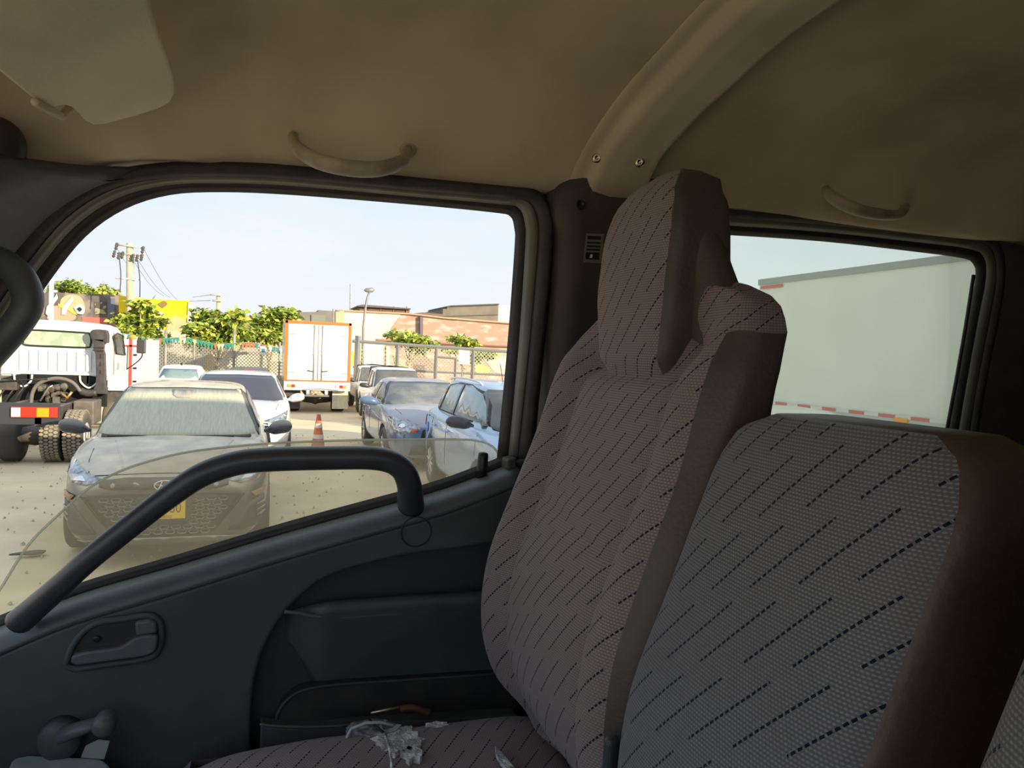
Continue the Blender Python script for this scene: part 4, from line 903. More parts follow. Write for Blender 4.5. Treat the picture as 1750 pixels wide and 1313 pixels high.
patch('side_sticker', bl, [(3.62, .985), (3.72, .985), (3.72, .965), (3.62, .965)], '+', .008, mat('sticker dark', (.1, .2, .5), .5), k4)
patch('main_grille', bl, [(-.5, .74), (-.55, .45), (.55, .45), (.5, .74)], 'x', .006, m_black, k4)
tube('aerial', [Vector((2.2, .2, 1.55)), Vector((2.35, .2, 1.78))], .005, m_black, k4, seg=6)

# ================= two white pickups
p_white = mat('white paint', (.80, .80, .79), .35, coat=.3)
TwP = [(0, .80), (.03, .88), (.1, .95), (.3, 1), (.9, .99), (1, .95)]
TsP = [(0, .90), (.04, .98), (.2, 1.04), (.6, 1.06), (1, 1.04)]
TcP = [(0, .96), (.04, 1.04), (.2, 1.12), (.6, 1.08), (1, 1.06)]
GP = dict(xw0=1.15, xw1=1.85, xr0=3.3, xr1=3.1, wb=.80, wt=.64, zb=1.0, zt=1.66, n=6)
def pickup(x, y, **kw):
    k, low, gr, bl, bg_ = car('pickup', (x, y, gz(y+2)), RZ, 4.9, 1.76, (TwP, TsP, TcP), GP, (.95, 3.95), .38, p_white, zb=.42, cat='car', **kw)
    patch('windscreen', bg_, ws_out(.74, .62, 1.12, 1.63), 'x', .008, m_dglass, k, cuts=3)
    for s_ in (-1, 1):
        sg = '+' if s_ > 0 else '-'
        patch('side_window', bg_, [(1.6, 1.1), (1.95, 1.55), (2.35, 1.6), (2.35, 1.1)], sg, .009, m_dglass, k)
        patch('side_window', bg_, [(2.42, 1.1), (2.42, 1.6), (3.0, 1.58), (3.1, 1.1)], sg, .009, m_dglass, k)
        mirror_(k, 1.45, s_, .86, 1.15, mat('mirror dark', (.05, .05, .05), .4), 1.2)
        patch('headlight', bl, [(s_*.5, .95), (s_*.5, .82), (s_*.78, .82), (s_*.8, .96)], 'x', .008, m_lamp, k)
        tube('bed_bar', [Vector((3.3, s_*.7, 1.05)), Vector((3.35, s_*.6, 1.68)), Vector((3.35, 0, 1.72))], .03, m_black, k)
    patch('main_grille', bl, [(-.46, .95), (-.46, .7), (.46, .7), (.46, .95)], 'x', .006, m_black, k)
    return k, bl
pk1, b1_ = pickup(3.92, 22, label='white pickup nearer the grey sedan, behind its roof')
patch('inspection_sticker', b1_, [(.3, .9), (.3, .86), (.4, .86), (.4, .9)], 'x', .01, m_white, pk1)
pickup(4.12, 27.6, label='white pickup farther back beside the gate post')

# ================= far cars
kf, low, gr, bl, bg_ = car('sedan', (-2.75, 31.5, gz(30)), -RZ, 4.4, 1.76, (T_w, T_s, T_c), dict(GH, zt=1.5), (.86, 3.5), .31, p_white, label='white car in front of the chain-link fence, showing its rear window', cat='car')
patch('rear_window', bg_, [(-.62, 1.12), (-.52, 1.42), (.52, 1.42), (.62, 1.12)], 'X', .01, mat('greyish rear glass', (.22, .30, .30), .2), kf)
for s_ in (-1, 1): patch('tail_lamp', bl, [(s_*.5, .85), (s_*.5, .75), (s_*.78, .75), (s_*.78, .88)], 'X', .01, m_red, kf)
tube('aerial', [Vector((3.0, 0, 1.56)), Vector((3.1, 0, 1.60))], .03, m_black, kf, seg=6)
kd, low, gr, bl, bg_ = car('hatchback', (-.55, 31, gz(30)), -RZ, 4.2, 1.76, (Tw2, Ts2, Tc2), dict(GHH, zt=1.5), (.86, 3.4), .33, mat('dark grey paint', (.10, .10, .12), .3), label='dark grey car whose roof shows above the white sedan', cat='car')
patch('rear_window', bg_, [(-.62, 1.15), (-.56, 1.44), (.56, 1.44), (.62, 1.15)], 'X', .01, m_dglass, kd)
patch('brake_lamp', bg_, [(-.22, 1.45), (.22, 1.45), (.2, 1.49), (-.2, 1.49)], 'X', .015, m_red, kd)

# ================= white cab-chassis truck at the left, seen from behind
tk = empty('cab_truck', (-3.33, 12, 0), label='white cab-chassis truck seen from behind, with a bare frame', cat='truck')
m_fr = mat('chassis dark grey', (.04, .038, .037), .7, c2=(.08, .068, .055), scale=9, dust=(.4, .35, .28), dustamt=.35)
# local axes: x to the right, y away; cab back at y=2.5
m_tw = mat('white truck paint', (.84, .84, .83), .3, coat=.3)
def cabring(y, k):
    P = []
    hw = .82; z0 = 1.24; z1 = 2.17
    top = [(-hw, z0), (-hw, 1.62), (-hw*.965, 1.86), (-hw*.93, 2.02), (-hw*.86, 2.115), (-hw*.7, 2.165), (-hw*.35, 2.185), (0, 2.19), (hw*.35, 2.185), (hw*.7, 2.165), (hw*.86, 2.115), (hw*.93, 2.02), (hw*.965, 1.86), (hw, 1.62), (hw, z0)]
    return [(a*k, y, z0+(z-z0)*k) for a, z in top]
cv = []; cf = []; ys = [(2.5, .965), (2.515, .985), (2.55, 1), (3.2, 1), (3.7, 1), (4.0, .97), (4.15, .9)]
for y, k in ys: cv += cabring(y, k)
nn = 15
for j in range(len(ys)-1):
    for i in range(nn-1): cf.append([j*nn+i, j*nn+i+1, (j+1)*nn+i+1, (j+1)*nn+i])
    cf.append([j*nn+nn-1, j*nn, (j+1)*nn, (j+1)*nn+nn-1])
cf.append(list(range(nn))[::-1]); cf.append([(len(ys)-1)*nn+i for i in range(nn)])
cb_ = obj('cab', cv, cf, m_tw, tk, bevel=.02)
wo_ = cr2([(-.50, 1.90), (-.49, 1.80), (-.44, 1.755), (0, 1.75), (.44, 1.75), (.50, 1.79), (.51, 1.90), (.48, 1.985), (.42, 2.0), (0, 2.01), (-.42, 2.01), (-.48, 1.985)], 2)
prism('rear_window', [(a, 2.485, b) for a, b in wo_], (0, .03, 0), mat('greenish truck glass', (.34, .42, .30), .15, c2=(.52, .55, .40), scale=5, lo=.45, hi=.55), tk)
tube('window_rubber', [(a, 2.48, b) for a, b in wo_], .016, m_wiper, tk, seg=6, closed=True)
for k, a in enumerate((-.56, -.42, -.28, -.14, 0, .14, .28, .42)): 
    prism('pressed_rib', [(a+.02, 2.485, 1.68), (a+.10, 2.485, 1.68), (a+.10, 2.485, 1.34), (a+.02, 2.485, 1.34)], (0, -.02, 0), m_tw, tk, bevel=.009)
box('cab_lower_rail', (-.8, 2.46, 1.27), (.78, 2.5, 1.31), m_tw, tk, bevel=.008)
for a in (-.62, -.42, .46): box('rail_bracket', (a, 2.45, 1.14), (a+.03, 2.49, 1.29), m_tw, tk)
for (a, b, c_) in ((-.6, -.34, 1.10), (.36, .64, 1.10)): tube('cab_hoop', crs([(a, 2.42, 1.27), (a+.02, 2.42, 1.16), ((a+b)/2, 2.42, c_-.03), (b-.02, 2.42, 1.16), (b, 2.42, 1.27)], 5), .016, m_tw, tk)
prism('side_window', [(.80, 2.75, 1.97), (.80, 3.05, 2.02), (.80, 3.55, 1.98), (.82, 3.75, 1.62), (.82, 2.85, 1.66)], (.018, 0, 0), m_dglass, tk)
tube('side_window_rubber', [(.822, 2.75, 1.97), (.818, 3.05, 2.02), (.82, 3.55, 1.98), (.838, 3.75, 1.62), (.838, 2.85, 1.66)], .010, m_wiper, tk, seg=6, closed=True)
seam('door_seam', [Vector(p) for p in ((.822, 2.68, 2.04), (.835, 2.66, 1.7), (.83, 2.66, 1.3))], m_wiper, tk)
text('side_number', '105', .17, mat('faded blue grey', (.35, .37, .42), .6), tk, (.826, 3.1, 1.42), (PI/2, 0, PI/2))
mi_ = box('side_mirror', (1.02, 3.75, 1.66), (1.18, 3.82, 1.92), mat('mirror back', (.05, .05, .05), .4), tk, bevel=.02)
tube('mirror_arm', crs([(.85, 3.8, 1.35), (.98, 3.8, 1.45), (1.1, 3.8, 1.58), (1.12, 3.8, 1.70)], 4), .012, m_wiper, tk)
tube('mirror_arm', [(.86, 3.8, 1.35), (.87, 3.8, 1.8)], .01, m_wiper, tk)
MB().lathe([(.06, 0), (.06, .05), (.04, .08), (.0, .09)], (.98, 3.6, 1.92), (0, 0, 1), 12).build('amber_beacon', m_amber, tk, smooth=True)
# air intake snorkel
m_sn = mat('snorkel grey plastic', (.045, .04, .04), .55, c2=(.07, .062, .058), scale=10)
prism('intake_hood', [(.50, 2.28, z) if 0 else (x, 2.28, z) for x, z in cr2([(.53, 1.96), (.54, 2.03), (.60, 2.06), (.74, 2.06), (.79, 2.02), (.80, 1.88), (.78, 1.84), (.66, 1.86), (.56, 1.88)], 3)], (0, .16, 0), m_sn, tk, bevel=.02)
def quadtube(P):
    v = []; f = []
    for (x, w_, z, y) in P: v += [(x-w_, y, z), (x+w_, y, z), (x+w_, y+.12, z), (x-w_, y+.12, z)]
    for j in range(len(P)-1):
        for i in range(4): f.append([j*4+i, j*4+(i+1) % 4, (j+1)*4+(i+1) % 4, (j+1)*4+i])
    f += [[0, 1, 2, 3], [len(v)-4+i for i in range(4)]]
    return v, f
v_, f_ = quadtube([(.66, .08, 1.90, 2.28), (.66, .075, 1.72, 2.28), (.685, .07, 1.66, 2.28), (.70, .07, 1.3, 2.28), (.70, .075, 1.12, 2.28), (.70, .10, 1.08, 2.28), (.69, .10, .98, 2.28)])
sn = obj('intake_duct', v_, f_, m_sn, tk, bevel=.008)
for z in (1.70, 1.75): box('duct_clip', (.575, 2.265, z), (.745, 2.28, z+.015), m_wiper, sn)
for z in (1.32, 1.45, 1.58): box('duct_slot', (.69, 2.272, z), (.70, 2.28, z+.07), m_wiper, sn)
tube('intake_hose', crs([(.64, 2.3, 1.0), (.50, 2.3, .99), (.40, 2.3, 1.02)], 4), [.06]*9, m_sn, tk, seg=12)
# arch, engine, frame
tube('arch_panel', crs([(-.30, 2.2, .78), (-.27, 2.2, 1.0), (-.18, 2.2, 1.14), (0, 2.2, 1.22), (.18, 2.2, 1.22), (.32, 2.2, 1.15), (.42, 2.2, 1.02)], 5), .03, mat('arch grey', (.16, .14, .13), .6), tk, seg=8)
prism('engine_bay', [(x, 2.45, z) for x, z in cr2([(-.78, 1.2), (-.78, .75), (.76, .75), (.76, 1.2), (.5, 1.28), (-.5, 1.28)], 1)], (0, .1, 0), m_arch, tk)
en = MB()
re_ = random.Random(3)
for k in range(26):
    x, z, y = re_.uniform(-.16, .22), re_.uniform(.86, 1.10), re_.uniform(2.15, 2.35); s = re_.uniform(.02, .06)
    if k % 2: en.box((x-s, y, z-s), (x+s, y+.08, z+s))
    else: en.lathe([(s, 0), (s, .06), (s*.6, .08)], (x, y, z), (0, -1, 0), 10)
en.build('gearbox', mat('grimy metal', (.22, .20, .17), .5, .5, c2=(.08, .07, .06), scale=14), tk)
tube('gear_link', [(-.14, 2.1, .86), (-.02, 2.1, 1.08), (.04, 2.1, 1.12)], .014, mat('link metal', (.4, .38, .34), .4, .6), tk)
tube('brass_fitting', [(.16, 2.1, 1.0), (.26, 2.08, .92), (.32, 2.08, 1.02)], .022, mat('brass fitting', (.75, .42, .15), .35, .8), tk)
for a in (-.74, -.62, -.5): tube('cable', crs([(a, 2.3, 1.2), (a+.08, 2.25, 1.08), (a+.02, 2.2, .95), (a-.05, 2.2, .8)], 4), .014, m_wiper, tk, seg=6)
box('battery_box', (-.78, 2.2, 1.02), (-.5, 2.4, 1.18), m_fr, tk, bevel=.01)
tube('steel_pipe', [(-.8, 2.15, 1.16), (-.3, 2.15, 1.2), (-.05, 2.15, 1.22)], .012, m_wiper, tk)
for s_ in (-1, 1): box('frame_rail', (s_*.36-.04, -.02, .66), (s_*.36+.04, 4.0, .86), m_fr, tk)
box('cross_member', (-.4, .5, .7), (.4, .58, .84), m_fr, tk); box('cross_member', (-.4, 1.9, .7), (.4, 1.98, .84), m_fr, tk)
box('side_tank', (.42, 1.7, .52), (.72, 2.3, .90), mat('tank brown grey', (.17, .14, .12), .6, c2=(.1, .09, .08), scale=6), tk, bevel=.02)
box('tail_board', (-.9, -.02, .69), (.62, .03, .99), mat('tail board dark', (.035, .038, .048), .6), tk, bevel=.006)
tl = box('tail_lamp', (.04, -.05, .79), (.60, -.02, .935), m_red, tk, bevel=.004)
for a, b, m in ((.045, .155, mat('clear lens', (.7, .66, .62), .2)), (.16, .345, mat('red lens', (.9, .03, .01), .2)), (.35, .50, mat('orange lens two', (1.0, .33, .01), .2)), (.515, .595, mat('red reflector', (.8, .04, .02), .2))): box('lens', (a, -.06, .80), (b, -.05, .925), m, tl, bevel=.003)
for a, b in ((-.75, .28), (-.47, .28)) if 0 else ((.28, 1), (.585, 1)):
    w_ = MB().lathe([(.22, -.13), (.36, -.13), (.39, -.10), (.39, .10), (.36, .13), (.22, .13)], (a-.02, 1.32, .39), (1, 0, 0), 36).build('rear_tyre', m_tyre, tk, smooth=True)
    tb = MB()
    for k in range(44):
        for r_ in range(4):
            an = 2*PI*(k+(.5 if r_ % 2 else 0))/44; cx = a-.02-.095+r_*.063; c, s = math.cos(an), math.sin(an)
            u = Vector((0, c, s)); t_ = Vector((0, -s, c)); x_ = Vector((1, 0, 0)); ce = Vector((cx, 1.32, .39))+u*.385
            pts = [ce+t_*(.023*q1)+x_*(.028*q2) for q1, q2 in ((-1, 0), (-.5, 1), (.5, 1), (1, 0), (.5, -1), (-.5, -1))]
            tb.add([p for p in pts]+[p+u*.016 for p in pts], [[6, 7, 8, 9, 10, 11]]+[[i, (i+1) % 6, 6+(i+1) % 6, 6+i] for i in range(6)])
    tb.build('tread', mat('dusty tread', (.34, .30, .23), .9, c2=(.22, .19, .15), scale=15), w_, kind='stuff')
MB().lathe([(.22, -.02), (.16, .0), (.12, -.06), (.06, -.05), (.05, .0)], (.71, 1.32, .39), (1, 0, 0), 24).build('rear_rim', mat('pale rim', (.6, .6, .58), .4, .3), tk, smooth=True)
for a in (-.60, -.30): MB().lathe([(.22, -.13), (.36, -.13), (.39, -.10), (.39, .10), (.36, .13), (.22, .13)], (a, 1.32, .39), (1, 0, 0), 30).build('rear_tyre', m_tyre, tk, smooth=True)
for s_ in (-1, 1): MB().lathe([(.22, -.11), (.36, -.11), (.38, -.08), (.38, .08), (.36, .11), (.22, .11)], (s_*.68, 3.5, .38), (1, 0, 0), 30).build('front_tyre', m_tyre, tk, smooth=True)
MB().lathe([(.07, -.7), (.13, -.15), (.16, 0), (.13, .15), (.07, .7)], (0, 1.32, .39), (1, 0, 0), 14).build('rear_axle', m_fr, tk, smooth=True)
box('mud_flap', (.16, .95, .3), (.20, .97, .66), m_wiper, tk)
# corner of a second truck behind it, white with a red frame
q0 = PY(214, 590, 19); q1 = PY(237, 590, 19)
t2 = empty('parked_truck', (q0.x, 19, 0), label='white and red truck corner showing behind the side mirror', cat='truck')
m_tred = mat('red paint', (.65, .07, .04), .4)
box('box_body', (-2.0, 0, .75), (q1.x-q0.x, 3.5, 1.92), m_tw, t2, bevel=.01)
box('red_frame', (q1.x-q0.x-.19, -.02, .75), (q1.x-q0.x-.13, .02, 1.92), m_tred, t2); box('red_frame', (-1.9, -.02, 1.75), (q1.x-q0.x-.02, .01, 1.79), m_tred, t2)
for k in range(3): box('hinge', (q1.x-q0.x-.1, -.03, .95+k*.3), (q1.x-q0.x-.03, 0, .99+k*.3), m_black, t2)
for a in (-1.5, .0): MB().lathe([(.22, -.11), (.38, -.11), (.38, .11), (.22, .11)], (a-.1, 1, .39-.06), (1, 0, 0), 24).build('tyre', m_tyre, t2, smooth=True)
box('under_frame', (-1.6, .1, .45), (.0, 3.4, .76), m_fr, t2)

# ================= box truck
bt = empty('box_truck', (1.78, 28, gz(28)), label='white box truck with orange red frame round its two rear doors', cat='truck')
ZB = -bt.location.z
def bz(z): return z+ZB
m_or = mat('orange red paint', (.78, .16, .03), .45)
box('cargo_box', (-1.15, .02, bz(.62)), (1.15, 4.6, bz(2.80)), m_tw, bt, bevel=.01)
for s_ in (-1, 1):
    box('door_frame', (s_*1.10-.05, -.02, bz(.66)), (s_*1.10+.05, .04, bz(2.80)), m_or, bt, bevel=.008)
box('door_frame', (-1.15, -.02, bz(2.70)), (1.15, .04, bz(2.80)), m_or, bt, bevel=.008)
box('door_frame', (-1.08, -.02, bz(.66)), (1.08, .03, bz(.70)), m_or, bt)
m_gb = mat('galvanised bar', (.45, .45, .40), .4, .6)
for s_, a, b in ((-1, -1.04, -.01), (1, .01, 1.04)):
    d_ = box('rear_door', (a, -.015, bz(.71)), (b, .02, bz(2.69)), m_tw, bt, bevel=.006)
    xr = s_*.14
    tube('lock_rod', [(xr, -.035, bz(.72)), (xr, -.035, bz(2.68))], .02, m_gb, d_)
    for z in (.74, 1.6, 2.6): box('rod_keeper', (xr-.04, -.05, bz(z)), (xr+.04, -.02, bz(z+.05)), m_gb, d_)
    tube('lock_handle', [(xr, -.05, bz(1.02)), (s_*.35, -.05, bz(1.05))], .018, m_fr, d_)
    for z in (.95, 2.3): box('hinge_strap', (min(s_*1.05, s_*.8), -.03, bz(z)), (max(s_*1.05, s_*.8), -.012, bz(z+.04)), m_gb, d_)
tube('door_gasket', [(0, -.02, bz(.72)), (0, -.02, bz(2.68))], .016, mat('gasket', (.3, .3, .25), .6), bt)
text('door_lettering', 'TRANSPORTE DE ALIMENTOS', .085, mat('lettering grey', (.18, .17, .15), .6), bt, (-.58, -.018, bz(.87)), (PI/2, 0, 0), xs=.78)
box('bumper', (-1.15, -.04, bz(.34)), (1.15, .12, bz(.62)), m_tw, bt, bevel=.02)
for s_ in (-1, 1):
    lm = box('tail_lamp', (s_*.83-.2, -.06, bz(.44)), (s_*.83+.2, -.04, bz(.55)), mat('lamp housing', (.3, .28, .24), .5), bt)
    for k, m in enumerate((m_amber, m_red, mat('white lens', (.8, .78, .7), .3))):
        c_ = s_*(.95-.12*k); box('lens', (c_-.055, -.07, bz(.45)), (c_+.055, -.06, bz(.54)), m, lm)
text('plate_letters', 'SXF 455', .11, mat('faded yellow lettering', (.55, .45, .3), .6), bt, (-.42, -.045, bz(.50)), (PI/2, 0, 0), xs=.8)
text('bumper_lettering', 'ENVIGADO', .09, mat('faded grey lettering', (.4, .38, .3), .6), bt, (.38, -.045, bz(.46)), (PI/2, 0, 0), xs=.8)
for s_ in (-1, 1): box('step_post', (s_*.32-.05, -.02, bz(.16)), (s_*.32+.05, .06, bz(.36)), m_tw, bt)
box('step_bar', (-.42, -.04, bz(.12)), (.42, .06, bz(.18)), mat('cream step', (.7, .62, .42), .6), bt, bevel=.01)
for s_ in (-1, 1):
    MB().lathe([(.2, -.22), (.40, -.22), (.42, -.18), (.42, .18), (.40, .22), (.2, .22)], (s_*.80, .9, .42), (1, 0, 0), 26).build('rear_tyre', m_tyre, bt, smooth=True)
box('mud_flap', (.56, .3, .12), (1.12, .32, .80), mat('cream mud flap', (.75, .68, .5), .7, c2=(.5, .47, .4), scale=5), bt)
box('mud_flap', (-1.1, .3, .1), (-.56, .32, .80), m_fr, bt)
MB().lathe([(.06, -.7), (.15, -.12), (.2, 0), (.15, .12), (.06, .7)], (0, .9, .42), (1, 0, 0), 14).build('rear_axle', m_fr, bt, smooth=True)
for s_ in (-1, 1): box('frame_rail', (s_*.36-.05, .1, .6), (s_*.36+.05, 6.2, .80), m_fr, bt)
box('truck_cab', (-.95, 4.7, .5), (.95, 6.2, 2.3), m_tw, bt, bevel=.06)
for s_ in (-1, 1): MB().lathe([(.2, -.12), (.40, -.12), (.42, .1), (.2, .12)], (s_*.80, 5.5, .42), (1, 0, 0), 22).build('front_tyre', m_tyre, bt, smooth=True)

# ================= traffic cone
cp = PZ(543, 770, 0)
cn = empty('traffic_cone', (cp.x, cp.y, 0), label='orange traffic cone with white bands on the dirt lane', cat='traffic cone')
m_cone = mat('faded orange', (.62, .17, .07), .7, c2=(.5, .13, .06), scale=9)
MB().lathe([(.15, 0), (.15, .03), (.125, .04), (.035, .66), (.02, .67)], (0, 0, 0), (0, 0, 1), 24).build('cone_body', m_cone, cn, smooth=True)
box('cone_base', (-.19, -.19, 0), (.19, .19, .035), m_cone, cn, bevel=.01)
for a, b in ((.22, .30), (.42, .50)): MB().lathe([(.127-.09*(a-.04)/.62+.002, a), (.127-.09*(b-.04)/.62+.002, b)], (0, 0, 0), (0, 0, 1), 24, cap=False).build('reflective_band', mat('band white', (.7, .62, .55), .5), cn, smooth=True)
# ================================================================== FENCES, TREES, WALLS, POLES
m_post = mat('weathered post', (.36, .33, .28), .7, c2=(.24, .22, .19), scale=5)
m_steel = mat('steel frame', (.26, .26, .27), .5, .4)
m_wire = mat('fence wire', (.42, .42, .38), .5, .5)
def chain(parent, x0, x1, z0, z1, y, pitch, r, name='wire_mesh'):
    mb = MB(); W_ = x1-x0; H_ = z1-z0; k = -H_
    while k < W_:
        for sg in (1, -1):
            a0, a1 = max(k, 0), min(k+H_, W_)
            if a1 > a0:
                if sg > 0: p, q = (x0+a0, z0+(a0-k)), (x0+a1, z0+(a1-k))
                else: p, q = (x0+a0, z1-(a0-k)), (x0+a1, z1-(a1-k))
                d = r
                mb.add([(p[0]-d, y, p[1]+sg*d), (p[0]+d, y, p[1]-sg*d), (q[0]+d, y, q[1]-sg*d), (q[0]-d, y, q[1]+sg*d), (p[0], y+d, p[1]), (q[0], y+d, q[1])], [(0, 1, 2, 3), (1, 4, 5, 2), (4, 0, 3, 5)])
        k += pitch
    return mb.build(name, m_wire, parent, kind='stuff')
YF = 36.0; g0 = gz(YF)
def XY(px, Y, py=600): return PY(px, py, Y).x
def ZY(px, py, Y): return PY(px, py, Y).z
fl = empty('chain_link_fence', (0, YF, g0), label='chain-link fence behind the parked cars, left of the box truck', cat='fence')
xa, xb = XY(236, YF), XY(500, YF); zt = ZY(350, 588, YF)-g0
chain(fl, xa, xb, .1, zt, 0, .15, .009)
for px, top in ((283, 563), (332, 583), (400, 563), (478, 585), (240, 590)):
    x = XY(px, YF); tube('fence_post', [(x, 0, 0), (x, 0, ZY(px, top, YF)-g0)], .06 if top < 570 else .045, m_post, fl, seg=8)
tube('top_wire', [(xa, 0, zt), (xb, 0, zt)], .012, m_wire, fl, seg=5)
low_ = box('low_wall', (XY(225, YF), YF+.5, g0), (XY(500, YF), YF+.8, ZY(470, 648, YF)), mat('cream block wall', (.62, .53, .37), .9, c2=(.45, .38, .28), scale=3, bump=.5), kind='structure', label='low cream wall at the foot of the fence', category='wall')
low_.name = 'wall_rear'
m_blk = mat('cream block', (.60, .50, .34), .9, c2=(.44, .37, .27), scale=4, bump=.4)
blk = None; x_ = XY(436, YF)
for r_ in range(5):
    for c_ in range(9):
        if blk is None: blk = box('block', (0, -.02, 0), (.385, .10, .175), m_blk, low_, bevel=.012); o_ = blk
        else: o_ = blk.copy(); COL.objects.link(o_)
        o_.location = (x_+c_*.4+(.2 if r_ % 2 else 0), YF+.42+.008*((r_*7+c_*3) % 4), g0+r_*.19)
# bunting
bu = empty('bunting', (0, YF-.1, 0), label='string of small green, orange and white pennants in front of the fence', cat='bunting')
cs = [(.02, .25, .17), (.55, .14, .05), (.65, .55, .35), (.03, .22, .25), (.7, .68, .6), (.03, .28, .14)]
mcs = [mat('pennant cloth', c, .8) for c in cs]
pts = []
for k in range(60):
    px = 150+k*5.9; py = 577+.075*(px-270)+3.0*math.sin(px*.055); pts.append(PY(px, py, YF-.1)-Vector((0, YF-.1, 0)))
tube('string', pts, .012, m_post, bu, seg=5)
tri = None; rb = random.Random(11)
for k in range(2, 58):
    if rb.random() < .12: continue
    p = pts[k]; me = None; m = mcs[rb.randrange(6)]; h = .28
    prism('pennant', [(-.085, 0, 0), (.085, 0, 0), (0, 0, -h)], (0, .006, 0), m, bu).location = p
sg_ = prism('placard', local(bu, [PY(x, y, YF-.14) for x, y in ((445, 592), (454, 592), (454, 606), (445, 606))]), (0, .01, 0), m_white, bu, label='small white placard with a green patch')
prism('green_patch', local(bu, [PY(x, y, YF-.16) for x, y in ((447, 596), (453, 596), (453, 602), (447, 602))]), (0, .01, 0), mcs[3], sg_)
# steel gate frame on the right
YG = 34.0
gt = empty('fence_gate', (0, YG, gz(YG)), label='tall steel framed mesh fence with a gate, right of the box truck', cat='fence')
def gp_(px, py): p = PY(px, py, YG); return Vector((p.x, 0, p.z-gz(YG)))
def bar(name, a, b, w=.06):
    a, b = gp_(*a), gp_(*b); return tube(name, [a, b], w, m_steel, gt, seg=4, smooth=False)
bar('frame_post', (612, 574), (606, 704), .13)
for px, t, b in ((680, 590, 700), (746, 594, 700), (809, 598, 700)): bar('frame_post', (px, t), (px-4, b), .08)
bar('top_rail', (602, 583), (700, 590), .075); bar('top_rail', (700, 590), (880, 602), .075)
bar('lower_rail', (603, 627), (700, 634), .05); bar('lower_rail', (700, 634), (880, 642), .05)
bar('wicket_frame', (746, 610), (779, 613), .05); bar('wicket_frame', (779, 613), (776, 700), .06)
a, b = gp_(612, 590), gp_(870, 600)
chain(gt, a.x, b.x, .1, a.z-.05, .02, .17, .007)
# white sign on a thin pole
sp_ = empty('sign', PY(793, 640, 32), label='blank white sign board on a thin pole at the gate', cat='sign')
sp_.rotation_euler = (0, 0, 0)
prism('sign_board', local(sp_, [PY(x, y, 32) for x, y in ((784, 598), (803, 600), (803, 623), (784, 622))]), (0, .04, 0), mat('sign white', (.85, .8, .68), .6), sp_)
tube('sign_pole', local(sp_, [PY(790, 622, 32.05), PY(788, 700, 32.05)]), .03, m_steel, sp_, seg=6)
# street lamp, masts, poles
def pole(name, pts, Y, r, m, **kw):
    o = empty(name, PY(*pts[0], Y), **kw); tube('pole', local(o, [PY(x, y, Y) for x, y in pts]), r, m, o, seg=8); return o
lp = pole('street_lamp', [(617, 690), (621, 560), (624, 530), (627, 512), (632, 497)], 37, [.07, .06, .055, .05, .05], m_steel, label='slender curved street lamp behind the gate', cat='street lamp')
MB().lathe([(.02, -.25), (.10, -.15), (.12, .15), (.03, .25)], local(lp, [PY(631, 496, 37)])[0], (1, 0, .1), 10).build('lamp_head', m_steel, lp, smooth=True)
pole('mast', [(597, 640), (598.5, 486)], 55, [.06, .03], m_post, label='thin antenna mast above the far white wall', cat='mast')
pole('mast', [(572, 645), (569, 528)], 50, [.05, .04], m_post, label='short pale mast above the box truck', cat='mast')
wp = pole('pipe_post', [(86, 700), (88, 478)], 24, [.07, .06], m_white, label='slim white post behind the cab of the white truck', cat='post')
tube('cross_arm', local(wp, [PY(84, 498, 24), PY(98, 498, 24)]), .03, m_white, wp)
m_conc = mat('concrete pole', (.52, .47, .35), .85, c2=(.42, .37, .27), scale=3)
up = empty('utility_pole', PY(224, 560, 44), label='concrete utility pole with two crossarms and hanging cables', cat='utility pole')
tube('pole', local(up, [PY(224, 640, 44), PY(222, 416, 44)]), [.24, .17], m_conc, up, seg=12)
m_arm = mat('crossarm grey', (.45, .44, .40), .6)
tube('crossarm', local(up, [PY(197, 418, 43.8), PY(247, 424, 43.8)]), .05, m_arm, up, seg=6)
tube('crossarm', local(up, [PY(200, 433, 43.8), PY(244, 437, 43.8)]), .04, m_arm, up, seg=6)
tube('crossarm', local(up, [PY(197, 475.5, 43.8), PY(245, 478.5, 43.8)]), .05, m_white, up, seg=6)
for px, py in ((195, 434), (203, 437), (209, 436), (227, 440), (234, 441), (242, 440), (199, 421), (244, 427)):
    MB().lathe([(.03, -.2), (.09, -.12), (.05, -.06), (.09, 0), (.05, .06), (.08, .12), (.03, .2)], local(up, [PY(px, py, 43.7)])[0], (.2, 0, 1), 8).build('insulator', m_fr, up, smooth=True)
for a, b in (((204, 441), (205, 500)), ((235, 444), (239, 508))): tube('hanging_cable', local(up, crs([PY(*a, 43.7), PY((a[0]+b[0])/2+2, (a[1]+b[1])/2, 43.7), PY(*b, 43.7)], 5)), .025, m_wiper, up, seg=5)
for (a, b) in (((246, 426), (305, 515)), ((237, 446), (290, 508)), ((226, 442), (280, 506)), ((198, 420), (228, 455))):
    p0, p1 = PY(*a, 43.6), PY(*b, 60)
    tube('overhead_wire', local(up, [lerp(p0, p1, t)-Vector((0, 0, .3*math.sin(PI*t))) for t in [i/8 for i in range(9)]]), .014, m_steel, up, seg=4)
u2 = empty('utility_pole', PY(372, 540, 95), label='small distant utility pole above the trees', cat='utility pole')
tube('pole', local(u2, [PY(373, 622, 95), PY(373, 503, 95)]), .22, m_conc, u2, seg=8)
tube('crossarm', local(u2, [PY(359, 504, 94.6), PY(383, 505, 94.6)]), .09, m_arm, u2, seg=6); tube('crossarm', local(u2, [PY(363, 514, 94.6), PY(385, 514, 94.6)]), .12, m_arm, u2, seg=6)
